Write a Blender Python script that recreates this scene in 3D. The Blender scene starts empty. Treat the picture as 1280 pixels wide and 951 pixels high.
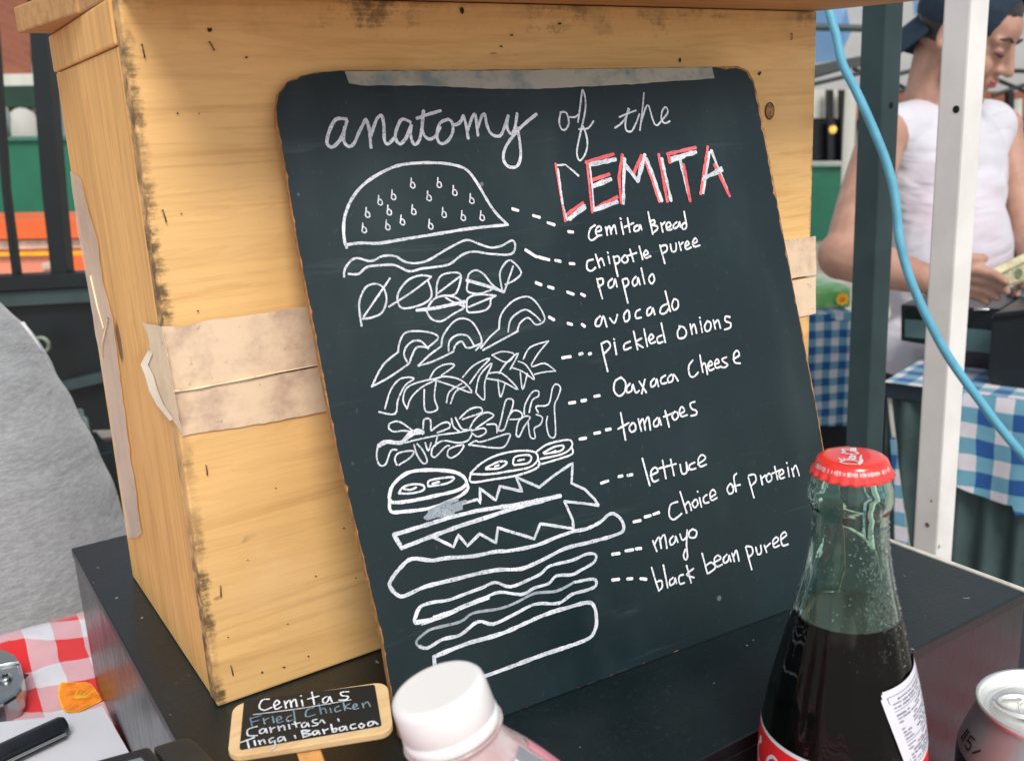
import bpy, bmesh, math, random
from mathutils import Vector, Matrix
random.seed(7)
R = math.radians
sc = bpy.context.scene
col = sc.collection

# ------------------------------------------------------------------ camera, light
ZC = 1.40                      # eye height of the phone
FPX, PITCH, ROLL, YAW = 1221.9, R(14.557), R(-2.974), R(-32.382)
def _cam():
    fw = Vector((-math.sin(YAW)*math.cos(PITCH), math.cos(YAW)*math.cos(PITCH), -math.sin(PITCH)))
    rt = Vector((math.cos(YAW), math.sin(YAW), 0)); up = rt.cross(fw)
    c, s = math.cos(ROLL), math.sin(ROLL)
    return c*rt+s*up, -s*rt+c*up, fw
RT, UP, FW = _cam()
CAM = Vector((0, 0, ZC))
cd = bpy.data.cameras.new('camera'); cam = bpy.data.objects.new('camera', cd); col.objects.link(cam)
m3 = Matrix((RT, UP, -FW)).transposed().to_4x4(); m3.translation = CAM
cam.matrix_world = m3
cd.sensor_width = 36; cd.lens = FPX/1280*36; cd.clip_start = .02; cd.clip_end = 500
cd.dof.use_dof = True; cd.dof.focus_distance = .50; cd.dof.aperture_fstop = 17
sc.camera = cam

w = bpy.data.worlds.new('World'); sc.world = w; w.use_nodes = True
nt = w.node_tree; bg = nt.nodes['Background']
sky = nt.nodes.new('ShaderNodeTexSky'); sky.sky_type = 'NISHITA'; sky.sun_disc = False
SUN_EL, SUN_AZ = R(50), R(198)     # azimuth measured from +Y clockwise
sky.sun_elevation = SUN_EL; sky.sun_rotation = SUN_AZ
sky.air_density = 1.0; sky.dust_density = 1.0; sky.ozone_density = 1.0
hs = nt.nodes.new('ShaderNodeHueSaturation'); hs.inputs['Saturation'].default_value = .35
nt.links.new(sky.outputs[0], hs.inputs['Color']); nt.links.new(hs.outputs[0], bg.inputs[0])
bg.inputs[1].default_value = .105
sl = bpy.data.lights.new('sun', 'SUN'); so = bpy.data.objects.new('sun', sl); col.objects.link(so)
sd = Vector((math.sin(SUN_AZ)*math.cos(SUN_EL), math.cos(SUN_AZ)*math.cos(SUN_EL), math.sin(SUN_EL)))
so.rotation_euler = (-sd).to_track_quat('-Z', 'Y').to_euler()
sl.energy = 2.0; sl.angle = R(22); sl.color = (1, .95, .87)
sc.view_settings.view_transform = 'Standard'; sc.view_settings.look = 'None'
sc.view_settings.exposure = 0.58; sc.view_settings.gamma = 1
sc.cycles.use_denoising = True
sc.cycles.max_bounces = 10; sc.cycles.transmission_bounces = 10; sc.cycles.transparent_max_bounces = 12

# ------------------------------------------------------------------ geometry helpers
def ray(px, py): return RT*((px-640)/FPX) - UP*((py-475.5)/FPX) + FW
def P(px, py, d): return CAM + ray(px, py)*d                 # d = metres along the view axis
def PZ(px, py, z): r = ray(px, py); return CAM + r*((z-ZC)/r.z)
def PY(px, py, y): r = ray(px, py); return CAM + r*(y/r.y)
def PX(px, py, x): r = ray(px, py); return CAM + r*(x/r.x)
def PP(px, py, o, n): r = ray(px, py); return CAM + r*((o-CAM).dot(n)/r.dot(n))

def empty(name, loc, label, cat, group=None):
    o = bpy.data.objects.new(name, None); col.objects.link(o); o.location = loc
    o.empty_display_size = .02
    o['label'] = label; o['category'] = cat
    if group: o['group'] = group
    return o
def tag(o, label=None, cat=None, group=None, kind=None):
    for k, v in (('label', label), ('category', cat), ('group', group), ('kind', kind)):
        if v: o[k] = v
    return o
bpy_off = {}
class MB:
    def __init__(s): s.v = []; s.f = []; s.m = []; s.smooth = []
    def add(s, v, f, mi=0, smooth=False, M=None):
        n = len(s.v)
        for p in v:
            p = Vector(p); s.v.append(M @ p if M is not None else p)
        for q in f: s.f.append([i+n for i in q]); s.m.append(mi); s.smooth.append(smooth)
        return s
    def box(s, a, b, M=None, mi=0):
        x0, y0, z0 = a; x1, y1, z1 = b
        return s.add([(x0,y0,z0),(x1,y0,z0),(x1,y1,z0),(x0,y1,z0),(x0,y0,z1),(x1,y0,z1),(x1,y1,z1),(x0,y1,z1)],
                     [(0,3,2,1),(4,5,6,7),(0,1,5,4),(1,2,6,5),(2,3,7,6),(3,0,4,7)], mi, False, M)
    def hexa(s, pts, mi=0):
        return s.add(pts, [(0,3,2,1),(4,5,6,7),(0,1,5,4),(1,2,6,5),(2,3,7,6),(3,0,4,7)], mi)
    def lathe(s, prof, n=48, M=None, mi=0, smooth=True, rf=None):
        v = []; f = []
        for r, z in prof:
            for k in range(n):
                a = 2*math.pi*k/n; rr = r*(rf(a, z) if rf else 1)
                v.append((rr*math.cos(a), rr*math.sin(a), z))
        for i in range(len(prof)-1):
            for k in range(n):
                k2 = (k+1) % n
                f.append((i*n+k, i*n+k2, (i+1)*n+k2, (i+1)*n+k))
        return s.add(v, f, mi, smooth, M)
    def tube(s, pts, rad, n=10, mi=0, caps=True, smooth=True, flat=1.0):
        pts = [Vector(p) for p in pts]; L = len(pts)
        if not hasattr(rad, '__len__'): rad = [rad]*L
        t0 = (pts[1]-pts[0]).normalized()
        u = t0.orthogonal().normalized(); v = []; f = []
        for i, p in enumerate(pts):
            t = (pts[min(i+1, L-1)]-pts[max(i-1, 0)]).normalized()
            u = (u - t*u.dot(t)).normalized(); w_ = t.cross(u)
            for k in range(n):
                a = 2*math.pi*k/n
                v.append(p + (u*math.cos(a) + w_*math.sin(a)*flat)*rad[i])
        for i in range(L-1):
            for k in range(n):
                k2 = (k+1) % n; f.append((i*n+k, i*n+k2, (i+1)*n+k2, (i+1)*n+k))
        s.add(v, f, mi, smooth)
        if caps: s.add([v[k] for k in range(n)], [tuple(range(n))[::-1]], mi); s.add([v[(L-1)*n+k] for k in range(n)], [tuple(range(n))], mi)
        return s
    def prism(s, poly, n, th, mi=0, side=None):
        """poly: 3D points of the front outline (plane), extruded by -n*th"""
        n = Vector(n).normalized(); k = len(poly); poly = [Vector(p) for p in poly]
        nn = Vector((0,0,0))
        for i in range(k): nn += (poly[i]-poly[0]).cross(poly[(i+1)%k]-poly[0])
        if nn.dot(n) < 0: poly = poly[::-1]
        s.add(poly, [tuple(range(k))], mi)
        bk = [p - n*th for p in poly]
        s.add(bk, [tuple(range(k))[::-1]], mi if side is None else side)
        s.add(poly+bk, [(i, k+i, k+(i+1)%k, (i+1)%k) for i in range(k)], mi if side is None else side)
        return s
    def build(s, name, mats, parent=None, bevel=0, uv=None):
        off = Vector(parent.matrix_world.translation) if parent and False else (bpy_off.get(parent.name) if parent else Vector())
        if off is None: off = Vector()
        me = bpy.data.meshes.new(name)
        me.from_pydata([tuple(p-off) for p in s.v], [], s.f)
        if not isinstance(mats, (list, tuple)): mats = [mats]
        for m_ in mats: me.materials.append(m_)
        me.polygons.foreach_set('material_index', s.m); me.polygons.foreach_set('use_smooth', s.smooth)
        me.update()
        o = bpy.data.objects.new(name, me); col.objects.link(o)
        if parent: o.parent = parent
        bpy_off[o.name] = off
        if bevel:
            bm = bmesh.new(); bm.from_mesh(me)
            bmesh.ops.remove_doubles(bm, verts=bm.verts, dist=1e-6)
            bmesh.ops.recalc_face_normals(bm, faces=bm.faces)
            ed = [e for e in bm.edges if len(e.link_faces) == 2 and e.calc_face_angle(0) > .6]
            bmesh.ops.bevel(bm, geom=ed, offset=bevel, segments=2, profile=.6, affect='EDGES')
            bm.to_mesh(me); bm.free()
        return o
def root(name, loc, label, cat, group=None):
    o = empty(name, loc, label, cat, group); bpy_off[o.name] = Vector(loc); return o
def mesh_root(o, label, cat, group=None): return tag(o, label, cat, group)

def catmull(pts, sub=5, closed=False):
    if len(pts) < 3: return [tuple(p) for p in pts]
    out = []; n = len(pts)
    for i in range(n-1):
        p0 = pts[max(i-1, 0)]; p1 = pts[i]; p2 = pts[i+1]; p3 = pts[min(i+2, n-1)]
        for j in range(sub):
            t = j/sub
            out.append(tuple(.5*((2*b)+(-a+c)*t+(2*a-5*b+4*c-d)*t*t+(-a+3*b-3*c+d)*t**3) for a, b, c, d in zip(p0, p1, p2, p3)))
    out.append(tuple(pts[-1])); return out

# ------------------------------------------------------------------ material helpers
def N(nt_, typ, **kw):
    n = nt_.nodes.new(typ)
    for k, v in kw.items(): setattr(n, k, v)
    return n
class MT:
    """small node-tree builder"""
    def __init__(s, name):
        s.m = bpy.data.materials.new(name); s.m.use_nodes = True; s.t = s.m.node_tree
        s.b = s.t.nodes['Principled BSDF']; s.tc = None
    def val(s, v):
        return v
    def link(s, a, b): s.t.links.new(a, b)
    def put(s, sock, v):
        if isinstance(v, bpy.types.NodeSocket): s.link(v, sock)
        elif isinstance(v, (tuple, list)) and len(v) == 3 and sock.type == 'RGBA': sock.default_value = (*v, 1)
        else: sock.default_value = v
    def obj(s, scale=(1,1,1), loc=(0,0,0), rot=(0,0,0)):
        if s.tc is None: s.tc = s.t.nodes.new('ShaderNodeTexCoord')
        mp = s.t.nodes.new('ShaderNodeMapping'); s.link(s.tc.outputs['Object'], mp.inputs[0])
        mp.inputs['Scale'].default_value = scale; mp.inputs['Location'].default_value = loc; mp.inputs['Rotation'].default_value = rot
        return mp.outputs[0]
    def noise(s, vec, scale=5, detail=4, rough=.55, dist=0):
        n = s.t.nodes.new('ShaderNodeTexNoise'); s.link(vec, n.inputs['Vector'])
        n.inputs['Scale'].default_value = scale; n.inputs['Detail'].default_value = detail
        n.inputs['Roughness'].default_value = rough; n.inputs['Distortion'].default_value = dist
        return n.outputs[0]
    def ramp(s, f, a, b, c0=0., c1=1.):
        n = s.t.nodes.new('ShaderNodeMapRange'); s.put(n.inputs['Value'], f)
        n.interpolation_type = 'SMOOTHSTEP'
        n.inputs['From Min'].default_value = a; n.inputs['From Max'].default_value = b
        n.inputs['To Min'].default_value = c0; n.inputs['To Max'].default_value = c1
        return n.outputs[0]
    def math(s, op, a, b=0., c=None):
        n = s.t.nodes.new('ShaderNodeMath'); n.operation = op; s.put(n.inputs[0], a); s.put(n.inputs[1], b)
        if c is not None: s.put(n.inputs[2], c)
        return n.outputs[0]
    def dot(s, vec, d):
        n = s.t.nodes.new('ShaderNodeVectorMath'); n.operation = 'DOT_PRODUCT'; s.link(vec, n.inputs[0]); n.inputs[1].default_value = d
        return n.outputs['Value']
    def mix(s, f, a, b, mode='MIX'):
        n = s.t.nodes.new('ShaderNodeMix'); n.data_type = 'RGBA'; n.blend_type = mode
        s.put(n.inputs[0], f); s.put(n.inputs[6], a); s.put(n.inputs[7], b)
        return n.outputs[2]
    def bump(s, h, strength=.3, dist=.001):
        n = s.t.nodes.new('ShaderNodeBump'); s.put(n.inputs['Height'], h)
        n.inputs['Strength'].default_value = strength; n.inputs['Distance'].default_value = dist
        s.link(n.outputs[0], s.b.inputs['Normal'])
    def set(s, **kw):
        names = dict(base='Base Color', rough='Roughness', metal='Metallic', spec='Specular IOR Level', trans='Transmission Weight',
                     ior='IOR', coat='Coat Weight', coatr='Coat Roughness', sheen='Sheen Weight', sss='Subsurface Weight', alpha='Alpha',
                     emit='Emission Color', emits='Emission Strength')
        for k, v in kw.items(): s.put(s.b.inputs[names[k]], v)
        return s
def plain(name, base, rough=.5, var=.12, scale=30, bump=0., **kw):
    m = MT(name); v = m.obj()
    n = m.noise(v, scale, 5, .6)
    dark = tuple(c*(1-var) for c in base); lite = tuple(min(1, c*(1+var)) for c in base)
    m.set(base=m.mix(m.ramp(n, .3, .7), dark, lite), rough=rough, **kw)
    if bump: m.bump(m.noise(v, scale*6, 3), bump, .0005)
    return m.m

def gingham(name, white, mid, dark, cell, U, V, offu=0., offv=0., warp=0., rough=.8, stripes=False):
    m = MT(name); v = m.obj()
    wv = m.noise(v, 9, 2); wv2 = m.noise(m.obj(loc=(3,1,2)), 9, 2)
    u = m.math('ADD', m.dot(v, U), m.math('MULTIPLY', m.math('SUBTRACT', wv, .5), warp))
    q = m.math('ADD', m.dot(v, V), m.math('MULTIPLY', m.math('SUBTRACT', wv2, .5), warp))
    def step(x, off):
        f = m.math('FRACT', m.math('ADD', m.math('DIVIDE', x, 2*cell), off))
        return m.math('GREATER_THAN', f, .5)
    a, b = step(u, offu), step(q, offv)
    s_ = m.math('ADD', a, b)
    one = m.math('GREATER_THAN', s_, .5); two = m.math('GREATER_THAN', s_, 1.5)
    if stripes:
        t = m.math('SINE', m.math('MULTIPLY', m.math('ADD', u, q), 3800))
        mid = m.mix(m.ramp(t, -.6, .6, .25, .6), mid, white)
    c = m.mix(two, m.mix(one, white, mid), dark)
    nz = m.noise(v, 60, 4)
    c = m.mix(m.ramp(nz, .3, .7, 0, .12), c, (.3, .3, .33), 'MULTIPLY')
    m.set(base=c, rough=rough, sheen=.2)
    weave = m.math('ADD', m.math('SINE', m.math('MULTIPLY', u, 6000)), m.math('SINE', m.math('MULTIPLY', q, 6000)))
    m.bump(weave, .12, .0003)
    return m.m

def wood(name, base, darkc, grain_axis='x', speck=1., dirt=None, knots=(), scale=1., fig=.55):
    m = MT(name)
    st = {'x': (1.2, 14, 14), 'z': (14, 14, 1.2), 'y': (14, 1.2, 14)}[grain_axis]
    fine = {'x': (6, 220, 220), 'z': (220, 220, 6), 'y': (220, 6, 220)}[grain_axis]
    g1 = m.noise(m.obj(scale=tuple(k*scale for k in st)), 2.2, 5, .6, 1.2)
    g2 = m.noise(m.obj(scale=fine), 1.0, 4, .65, .2)
    big = m.noise(m.obj(), 7, 3)
    lite = tuple(min(1, c*1.15) for c in base)
    c = m.mix(m.ramp(g1, .3, .72), base, lite)
    rings = m.math('FRACT', m.math('MULTIPLY', g1, 9))
    c = m.mix(m.math('MULTIPLY', m.ramp(rings, .55, 1.), fig*.55), c, darkc)
    g3 = m.noise(m.obj(scale=tuple(k*2.2 for k in st), loc=(2, 5, 1)), 2.0, 6, .7, .6)
    c = m.mix(m.ramp(g3, .47, .72, 0, .50), c, (base[0]*.62, base[1]*.50, base[2]*.38))
    c = m.mix(m.ramp(g2, .50, .75, 0, .38), c, darkc)
    c = m.mix(m.ramp(big, .35, .75, 0, .35), c, (base[0]*.78, base[1]*.66, base[2]*.5))
    c = m.mix(m.ramp(m.noise(m.obj(loc=(7, 3, 1)), 13, 4, .6), .5, .8, 0, .4), c, (min(1, base[0]*1.12), base[1]*1.22, base[2]*1.7))
    blk = (.035, .026, .016)
    sp = m.noise(m.obj(scale={'x': (60, 160, 160), 'z': (160, 160, 60), 'y': (160, 60, 160)}[grain_axis]), 1, 2)
    spm = m.noise(m.obj(loc=(1.3, .2, .7)), 16, 3)
    c = m.mix(m.math('MULTIPLY', m.ramp(sp, .68, .76), m.ramp(spm, .45, .62, 0, .75*speck)), c, blk)
    for (axis, at, width, amt) in (dirt or ()):
        mpv = m.obj(); d = m.dot(mpv, axis)
        near = m.ramp(m.math('ABSOLUTE', m.math('SUBTRACT', d, at)), 0., width, 1., 0.)
        n3 = m.noise(m.obj(scale=tuple(k*.8 for k in fine)), .9, 5, .75); n4 = m.noise(m.obj(loc=(0, 0, 3.1)), 60, 6, .75)
        k = m.math('ADD', m.math('MULTIPLY', near, .42), m.math('ADD', m.math('MULTIPLY', n3, .42), m.math('MULTIPLY', n4, .62)))
        c = m.mix(m.math('MULTIPLY', m.math('MULTIPLY', m.ramp(k, .84, 1.0), m.ramp(m.noise(m.obj(loc=(.4, .1, .33)), 17, 3, .6), .40, .58, .15, 1)), amt), c, blk)
    for (kx, ky, kz, rx, ry, rz, amt) in knots:
        mp = m.obj(scale=(1/rx, 1/ry, 1/rz), loc=(-kx/rx, -ky/ry, -kz/rz))
        ln = m.t.nodes.new('ShaderNodeVectorMath'); ln.operation = 'LENGTH'; m.link(mp, ln.inputs[0])
        d = m.math('ADD', ln.outputs['Value'], m.math('MULTIPLY', m.math('SUBTRACT', m.noise(m.obj(), 90, 3), .5), .7))
        c = m.mix(m.ramp(d, .75, 1.15, amt, 0), c, (.10, .045, .015))
    m.set(base=c, rough=m.ramp(g2, .3, .7, .5, .68), spec=.35)
    m.bump(m.math('ADD', g2, m.math('MULTIPLY', sp, .4)), .25, .0006)
    return m.m

# ------------------------------------------------------------------ materials
black_paint = MT('black_gloss_board')
_v = black_paint.obj(); _n = black_paint.noise(black_paint.obj(scale=(160, 160, 30)), 1, 4)
_d = black_paint.noise(_v, 55, 5, .7)
black_paint.set(base=black_paint.mix(black_paint.ramp(_d, .62, .72, 0, .5), (.012, .016, .019), (.05, .06, .06)),
                rough=black_paint.ramp(_n, .3, .7, .25, .33), spec=.6)
black_paint.bump(_n, .03, .0003)
M_gloss = black_paint.m
_m = MT('black_matt_top'); _v = _m.obj()
_n = _m.noise(_v, 420, 2, .5); _n2 = _m.noise(_v, 9, 5, .65); _n3 = _m.noise(_m.obj(loc=(5, 2, 1)), 190, 1)
_c = _m.mix(_m.ramp(_n2, .35, .7), (.002, .007, .009), (.006, .014, .016))
_c = _m.mix(_m.ramp(_n, .60, .74, 0, .22), _c, (.045, .065, .062))
_c = _m.mix(_m.ramp(_n3, .765, .80, 0, .7), _c, (.30, .32, .30))
_m.set(base=_c, rough=_m.ramp(_n2, .3, .7, .30, .46), spec=.6); _m.bump(_n, .25, .0004)
M_top = _m.m
M_white_edge = plain('white_edge_banding', (.55, .53, .48), .5, .2, 60)
M_front_wood = wood('pine_front', (.76, .475, .19), (.42, .21, .07), 'x', .8,
                    dirt=[((1, 0, 0), 0.001, .0125, .85), ((0, 0, 1), .318, .05, .75), ((1, 0, 0), .405, .008, .6)],
                    knots=[(.3665, 0, .2437, .0036, .05, .0062, .0)], scale=1, fig=.18)
_kp = PX(148, 428, .095)-Vector((.095, .4224, ZC-.257))
M_side_wood = wood('pine_side', (.80, .47, .16), (.50, .21, .055), 'z', .15,
                   knots=[(0, _kp.y, _kp.z, .05, .0058, .0125, .85)], scale=.9, fig=.6)
M_lid_wood = wood('pine_lid', (.52, .29, .11), (.22, .10, .03), 'x', 1.3, fig=.5)
M_lid_end = plain('pine_end_grain', (.50, .34, .17), .75, .35, 120, .4)
M_core = plain('hardboard_edge', (.33, .17, .06), .8, .35, 300, .3)
_m = MT('chalkboard_paint'); _v = _m.obj()
_n = _m.noise(_v, 10, 5, .65); _n2 = _m.noise(_m.obj(loc=(3, 3, 3)), 260, 3, .6); _n3 = _m.noise(_m.obj(loc=(1, 7, 3)), 120, 1)
_c = _m.mix(_m.ramp(_n, .3, .75), (.0016, .0110, .0145), (.0028, .0170, .0215))
_c = _m.mix(_m.ramp(_n2, .6, .78, 0, .25), _c, (.04, .06, .06))
_c = _m.mix(_m.ramp(_n3, .78, .82, 0, .45), _c, (.25, .28, .27))
_sm = _m.noise(_m.obj(scale=(14, 14, 5), loc=(2, 0, 5)), 1.3, 3, .5)
_c = _m.mix(_m.ramp(_sm, .50, .75, 0, .06), _c, (.20, .26, .26))
_s2 = _m.noise(_m.obj(scale=(3, 3, 40), rot=(0, .5, 0), loc=(1, 0, 2)), 2.5, 5, .7, .5)
_c = _m.mix(_m.ramp(_s2, .58, .78, 0, .10), _c, (.25, .32, .31))
_s3 = _m.noise(_m.obj(scale=(900, 900, 14), rot=(0, .7, 0)), 1, 2)
_c = _m.mix(_m.ramp(_s3, .72, .80, 0, .22), _c, (.20, .24, .24))
_m.set(base=_c, rough=_m.ramp(_n, .3, .7, .36, .5), spec=.42); _m.bump(_n2, .12, .0003)
M_board = _m.m
def chalk(name, c, c2):
    m = MT(name); n = m.noise(m.obj(), 700, 4, .75); n2 = m.noise(m.obj(loc=(2, 2, 2)), 110, 3, .6); n3 = m.noise(m.obj(loc=(4, 4, 4)), 1100, 3, .75)
    cc = m.mix(m.ramp(n2, .35, .65), c, c2)
    cc = m.mix(m.ramp(n, .50, .72, 0, .75), cc, tuple(k*.45 for k in c2))
    cc = m.mix(m.ramp(n3, .55, .66, 0, .8), cc, (.03, .05, .055))
    m.set(base=cc, rough=.85, spec=.2); return m.m
M_chalk = chalk('chalk_white', (.72, .75, .80), (.52, .56, .61))
M_chalk_hi = chalk('chalk_white_dense', (.84, .86, .88), (.72, .74, .77))
M_chalk_lo = chalk('chalk_grey', (.40, .44, .48), (.26, .31, .35))
M_chalk_dim = chalk('chalk_dim_blue', (.20, .29, .36), (.13, .20, .26))
M_chalk_red = chalk('chalk_red', (.80, .17, .18), (.66, .11, .13))
def tapemat(name, base, stain, amt, rough=.4, sc_=38):
    m = MT(name); v = m.obj(); a = m.noise(v, sc_, 5, .65); b = m.noise(m.obj(loc=(3, 1, 4)), 170, 4, .7)
    c = m.mix(m.ramp(a, .42, .70, 0, amt), base, stain)
    c = m.mix(m.ramp(b, .60, .75, 0, amt*.7), c, tuple(k*.45 for k in stain))
    w2_ = m.noise(m.obj(scale=(1, 1, 2), rot=(0, .5, 0)), 38, 3, .5, 1.5)
    m.set(base=c, rough=rough, spec=.5); m.bump(m.math('ADD', a, m.math('MULTIPLY', w2_, .8)), .38, .0012); return m.m
M_tape = tapemat('packing_tape', (.80, .61, .42), (.33, .21, .18), .75, .4, 24)
M_tape_side = tapemat('packing_tape_side', (.92, .84, .72), (.66, .62, .58), .8, .3, 26); M_tape_side.node_tree.nodes['Principled BSDF'].inputs['Alpha'].default_value = .40
M_tape_bright = tapemat('packing_tape_curl', (.86, .72, .48), (.62, .46, .30), .6)
M_tape_board = tapemat('duct_tape', (.36, .34, .27), (.15, .20, .20), .9, .55, 60)
M_steel = plain('polished_steel', (.42, .45, .45), .22, .1, 40, metal=1.)
M_staple = plain('staple_wire', (.12, .10, .08), .4, .2, 40, metal=.8)
M_black_plastic = plain('black_plastic', (.010, .014, .018), .38, .3, 40)
M_rubber = plain('dark_case', (.022, .024, .022), .5, .3, 30, .2)
M_screen = plain('grey_screen', (.16, .21, .20), .25, .1, 10)
M_paper = plain('white_paper', (.56, .57, .62), .7, .04, 20)
M_signwood = wood('sign_frame_wood', (.66, .47, .25), (.45, .28, .12), 'x', .2, scale=3, fig=.2)
M_stake = wood('stake_wood', (.60, .30, .09), (.40, .18, .05), 'y', .1, scale=3, fig=.3)
M_signblack = plain('sign_slate', (.007, .010, .010), .5, .3, 60)
_c1 = PZ(63, 885, ZC-.36)-PZ(39, 794, ZC-.36); _r1 = PZ(81, 786, ZC-.36)-PZ(15, 795, ZC-.36)
_U = Vector((_c1.y, -_c1.x, 0)).normalized(); _V = Vector((-_r1.y, _r1.x, 0)).normalized()
_cu = abs((PZ(88, 840, ZC-.36)-PZ(48, 840, ZC-.36)).dot(_U)); _cv = abs((PZ(50, 822, ZC-.36)-PZ(50, 796, ZC-.36)).dot(_V))
_U *= 1/_cu*.025; _V *= 1/_cv*.025
M_ginred = gingham('red_gingham', (.66, .66, .71), (.66, .15, .18), (.68, .010, .014), .025, tuple(_U), tuple(_V), .15, .3, .020, stripes=True)
M_orange = plain('orange_print', (.85, .22, .01), .75, .3, 90)
M_yellow = plain('yellow_print', (.85, .45, .02), .75, .2, 90)
M_pole_w = plain('white_powder_coat', (.76, .74, .72), .38, .05, 25)
M_pole_g = plain('grey_powder_coat', (.038, .070, .076), .42, .12, 25, spec=.3)
M_hole = plain('hole_black', (.003, .006, .007), .9, .1)
M_cable = plain('blue_cable_jacket', (.10, .36, .50), .38, .12, 60)
M_rust = plain('rust', (.20, .10, .04), .8, .3, 300)
M_ground = plain('pavement', (.36, .34, .29), .9, .2, 3, .3)

ZB = ZC-.257; ZT = ZC-.360
# ------------------------------------------------------------------ ground
g = MB().add([(-200, -200, 0), (200, -200, 0), (200, 200, 0), (-200, 200, 0)], [(0, 1, 2, 3)]).build('pavement', M_ground)
tag(g, kind='structure')

# ------------------------------------------------------------------ serving table and its cloth
t = root('serving_table', (.1, .4, 0), 'waist high serving table under the red gingham cloth', 'table')
b = MB().box((-.55, -.10, ZT-.034), (.62, .795, ZT-.006)); b.build('tabletop', M_rubber, t, .002)
for x, y in ((-.5, -.05), (.57, -.05), (-.5, .75), (.57, .75)):
    MB().tube([(x, y, 0), (x, y, ZT-.034)], .016, 10).build('leg', M_steel, t)
def cloth_z(x, y):
    q = max(0, min(1, (.07-x)/.05))*max(0, min(1, (y-.33)/.1))
    q2 = max(0, min(1, (.72-y)/.06))
    return ZT - .0012 + q*(.0050*math.sin(x*60+y*38+1)+.0040*math.sin(y*85-x*31)+.0015*math.sin(y*190+x*120)) + q*.003*q2
b = MB(); NX, NY = 118, 92; vs = []
for j in range(NY+5):
    for i in range(NX):
        x = -.556 + 1.182*i/(NX-1)
        if j < NY:
            y = -.105 + .905*j/(NY-1)
            vs.append((x, y, cloth_z(x, y)))
        else:
            k = j-NY+1
            vs.append((x, .8015+.006*math.sin(x*40)*k/5, cloth_z(x, .8)-.055*k))
b.add(vs, [(j*NX+i, j*NX+i+1, (j+1)*NX+i+1, (j+1)*NX+i) for j in range(NY+4) for i in range(NX-1)], 0, True)
c = root('checked_tablecloth', (0, .3, ZT), 'red and white gingham cloth spread over the serving table', 'tablecloth')
b.build('cloth_sheet', M_ginred, c)
def onz_cloth(px, py, dz=.0):
    p = PZ(px, py, ZT); return Vector((p.x, p.y, cloth_z(p.x, p.y)+dz))
out = catmull([(77,853),(95,853),(112,855),(124,872),(123,876),(108,883),(96,889),(83,886),(76,875),(74,862),(77,853)], 3)[:-1]
ce = onz_cloth(99, 869, .0012)
def printed(poly, cpt, dz):
    ring = [onz_cloth(x, y, dz) for x, y in poly]; mid = [(p+cpt)/2 for p in ring]
    mid = [Vector((m_.x, m_.y, cloth_z(m_.x, m_.y)+dz)) for m_ in mid]
    n = len(ring); b = MB()
    b.add(ring+mid+[cpt], [(i, (i+1) % n, n+(i+1) % n, n+i) for i in range(n)]+[(n+i, n+(i+1) % n, 2*n) for i in range(n)])
    return b
printed([(99+(x-99)*1.07, 869+(y-869)*1.07) for x, y in out], ce, .0012).build('fruit_outline', M_yellow, c)
b = printed(out, ce+Vector((0, 0, .0005)), .0017); fp = b.build('fruit_print', M_orange, c)
fp['label'] = 'orange fruit slice printed on the gingham cloth'
b = MB()
for a in range(7):
    x0, y0 = 92, 880; an = -1.35+a*.27; L = 30-abs(a-4)*2
    b.add([onz_cloth(x0+2*a, y0-8, .0022), onz_cloth(x0+2*a+L*math.cos(an), y0-8+L*.55*math.sin(an), .0022), onz_cloth(x0+2*a+4, y0-7, .0022)], [(0, 1, 2)])
b.build('fruit_segment', M_yellow, c)

# white paper sheet
poly = [(-60, 915), (0, 902), (50, 897), (88, 893), (128, 882), (158, 934), (190, 990), (190, 1100), (-60, 1100)]
pts = [PZ(x, y, ZT+.0118) for x, y in poly]
b = MB().prism(pts, (0, 0, 1), .0006)
o = b.build('paper_sheet', M_paper); tag(o, 'plain white paper sheet lying over the gingham cloth beside the black riser', 'paper')

# ------------------------------------------------------------------ black riser
XL, XR, YF, YB_ = .0726, .4874, .2603, .6725
rs = root('display_riser', ((XL+XR)/2, (YF+YB_)/2, ZT), 'glossy black wooden riser block with matt top carrying the crate and chalkboard', 'riser')
MB().box((XL, YF, ZT), (XR, YB_, ZB-.0075)).build('body', M_gloss, rs, .0008)
MB().box((XL-.0006, YF-.0015, ZB-.0070), (XR-.0024, YB_, ZB)).build('top_panel', M_top, rs, .0009)
MB().box((XR-.0022, YF-.0010, ZB-.0065), (XR+.0012, YB_, ZB+.0006)).build('edge_strip', M_white_edge, rs, .0004)

nb_ = root('dark_filler_box', (.56, .33, ZT), 'flat black filler box added to darken the sliver right of the riser', 'case')  # added box, only there to make the strip beside the riser dark
MB().box((.4915, .272, ZT+.002), (.61, .40, ZT+.022)).build('box_body', M_rubber, nb_, .003)
MB().box((.4905, .271, ZT+.0225), (.611, .401, ZT+.030)).build('box_lid', M_black_plastic, nb_, .002)
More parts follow.
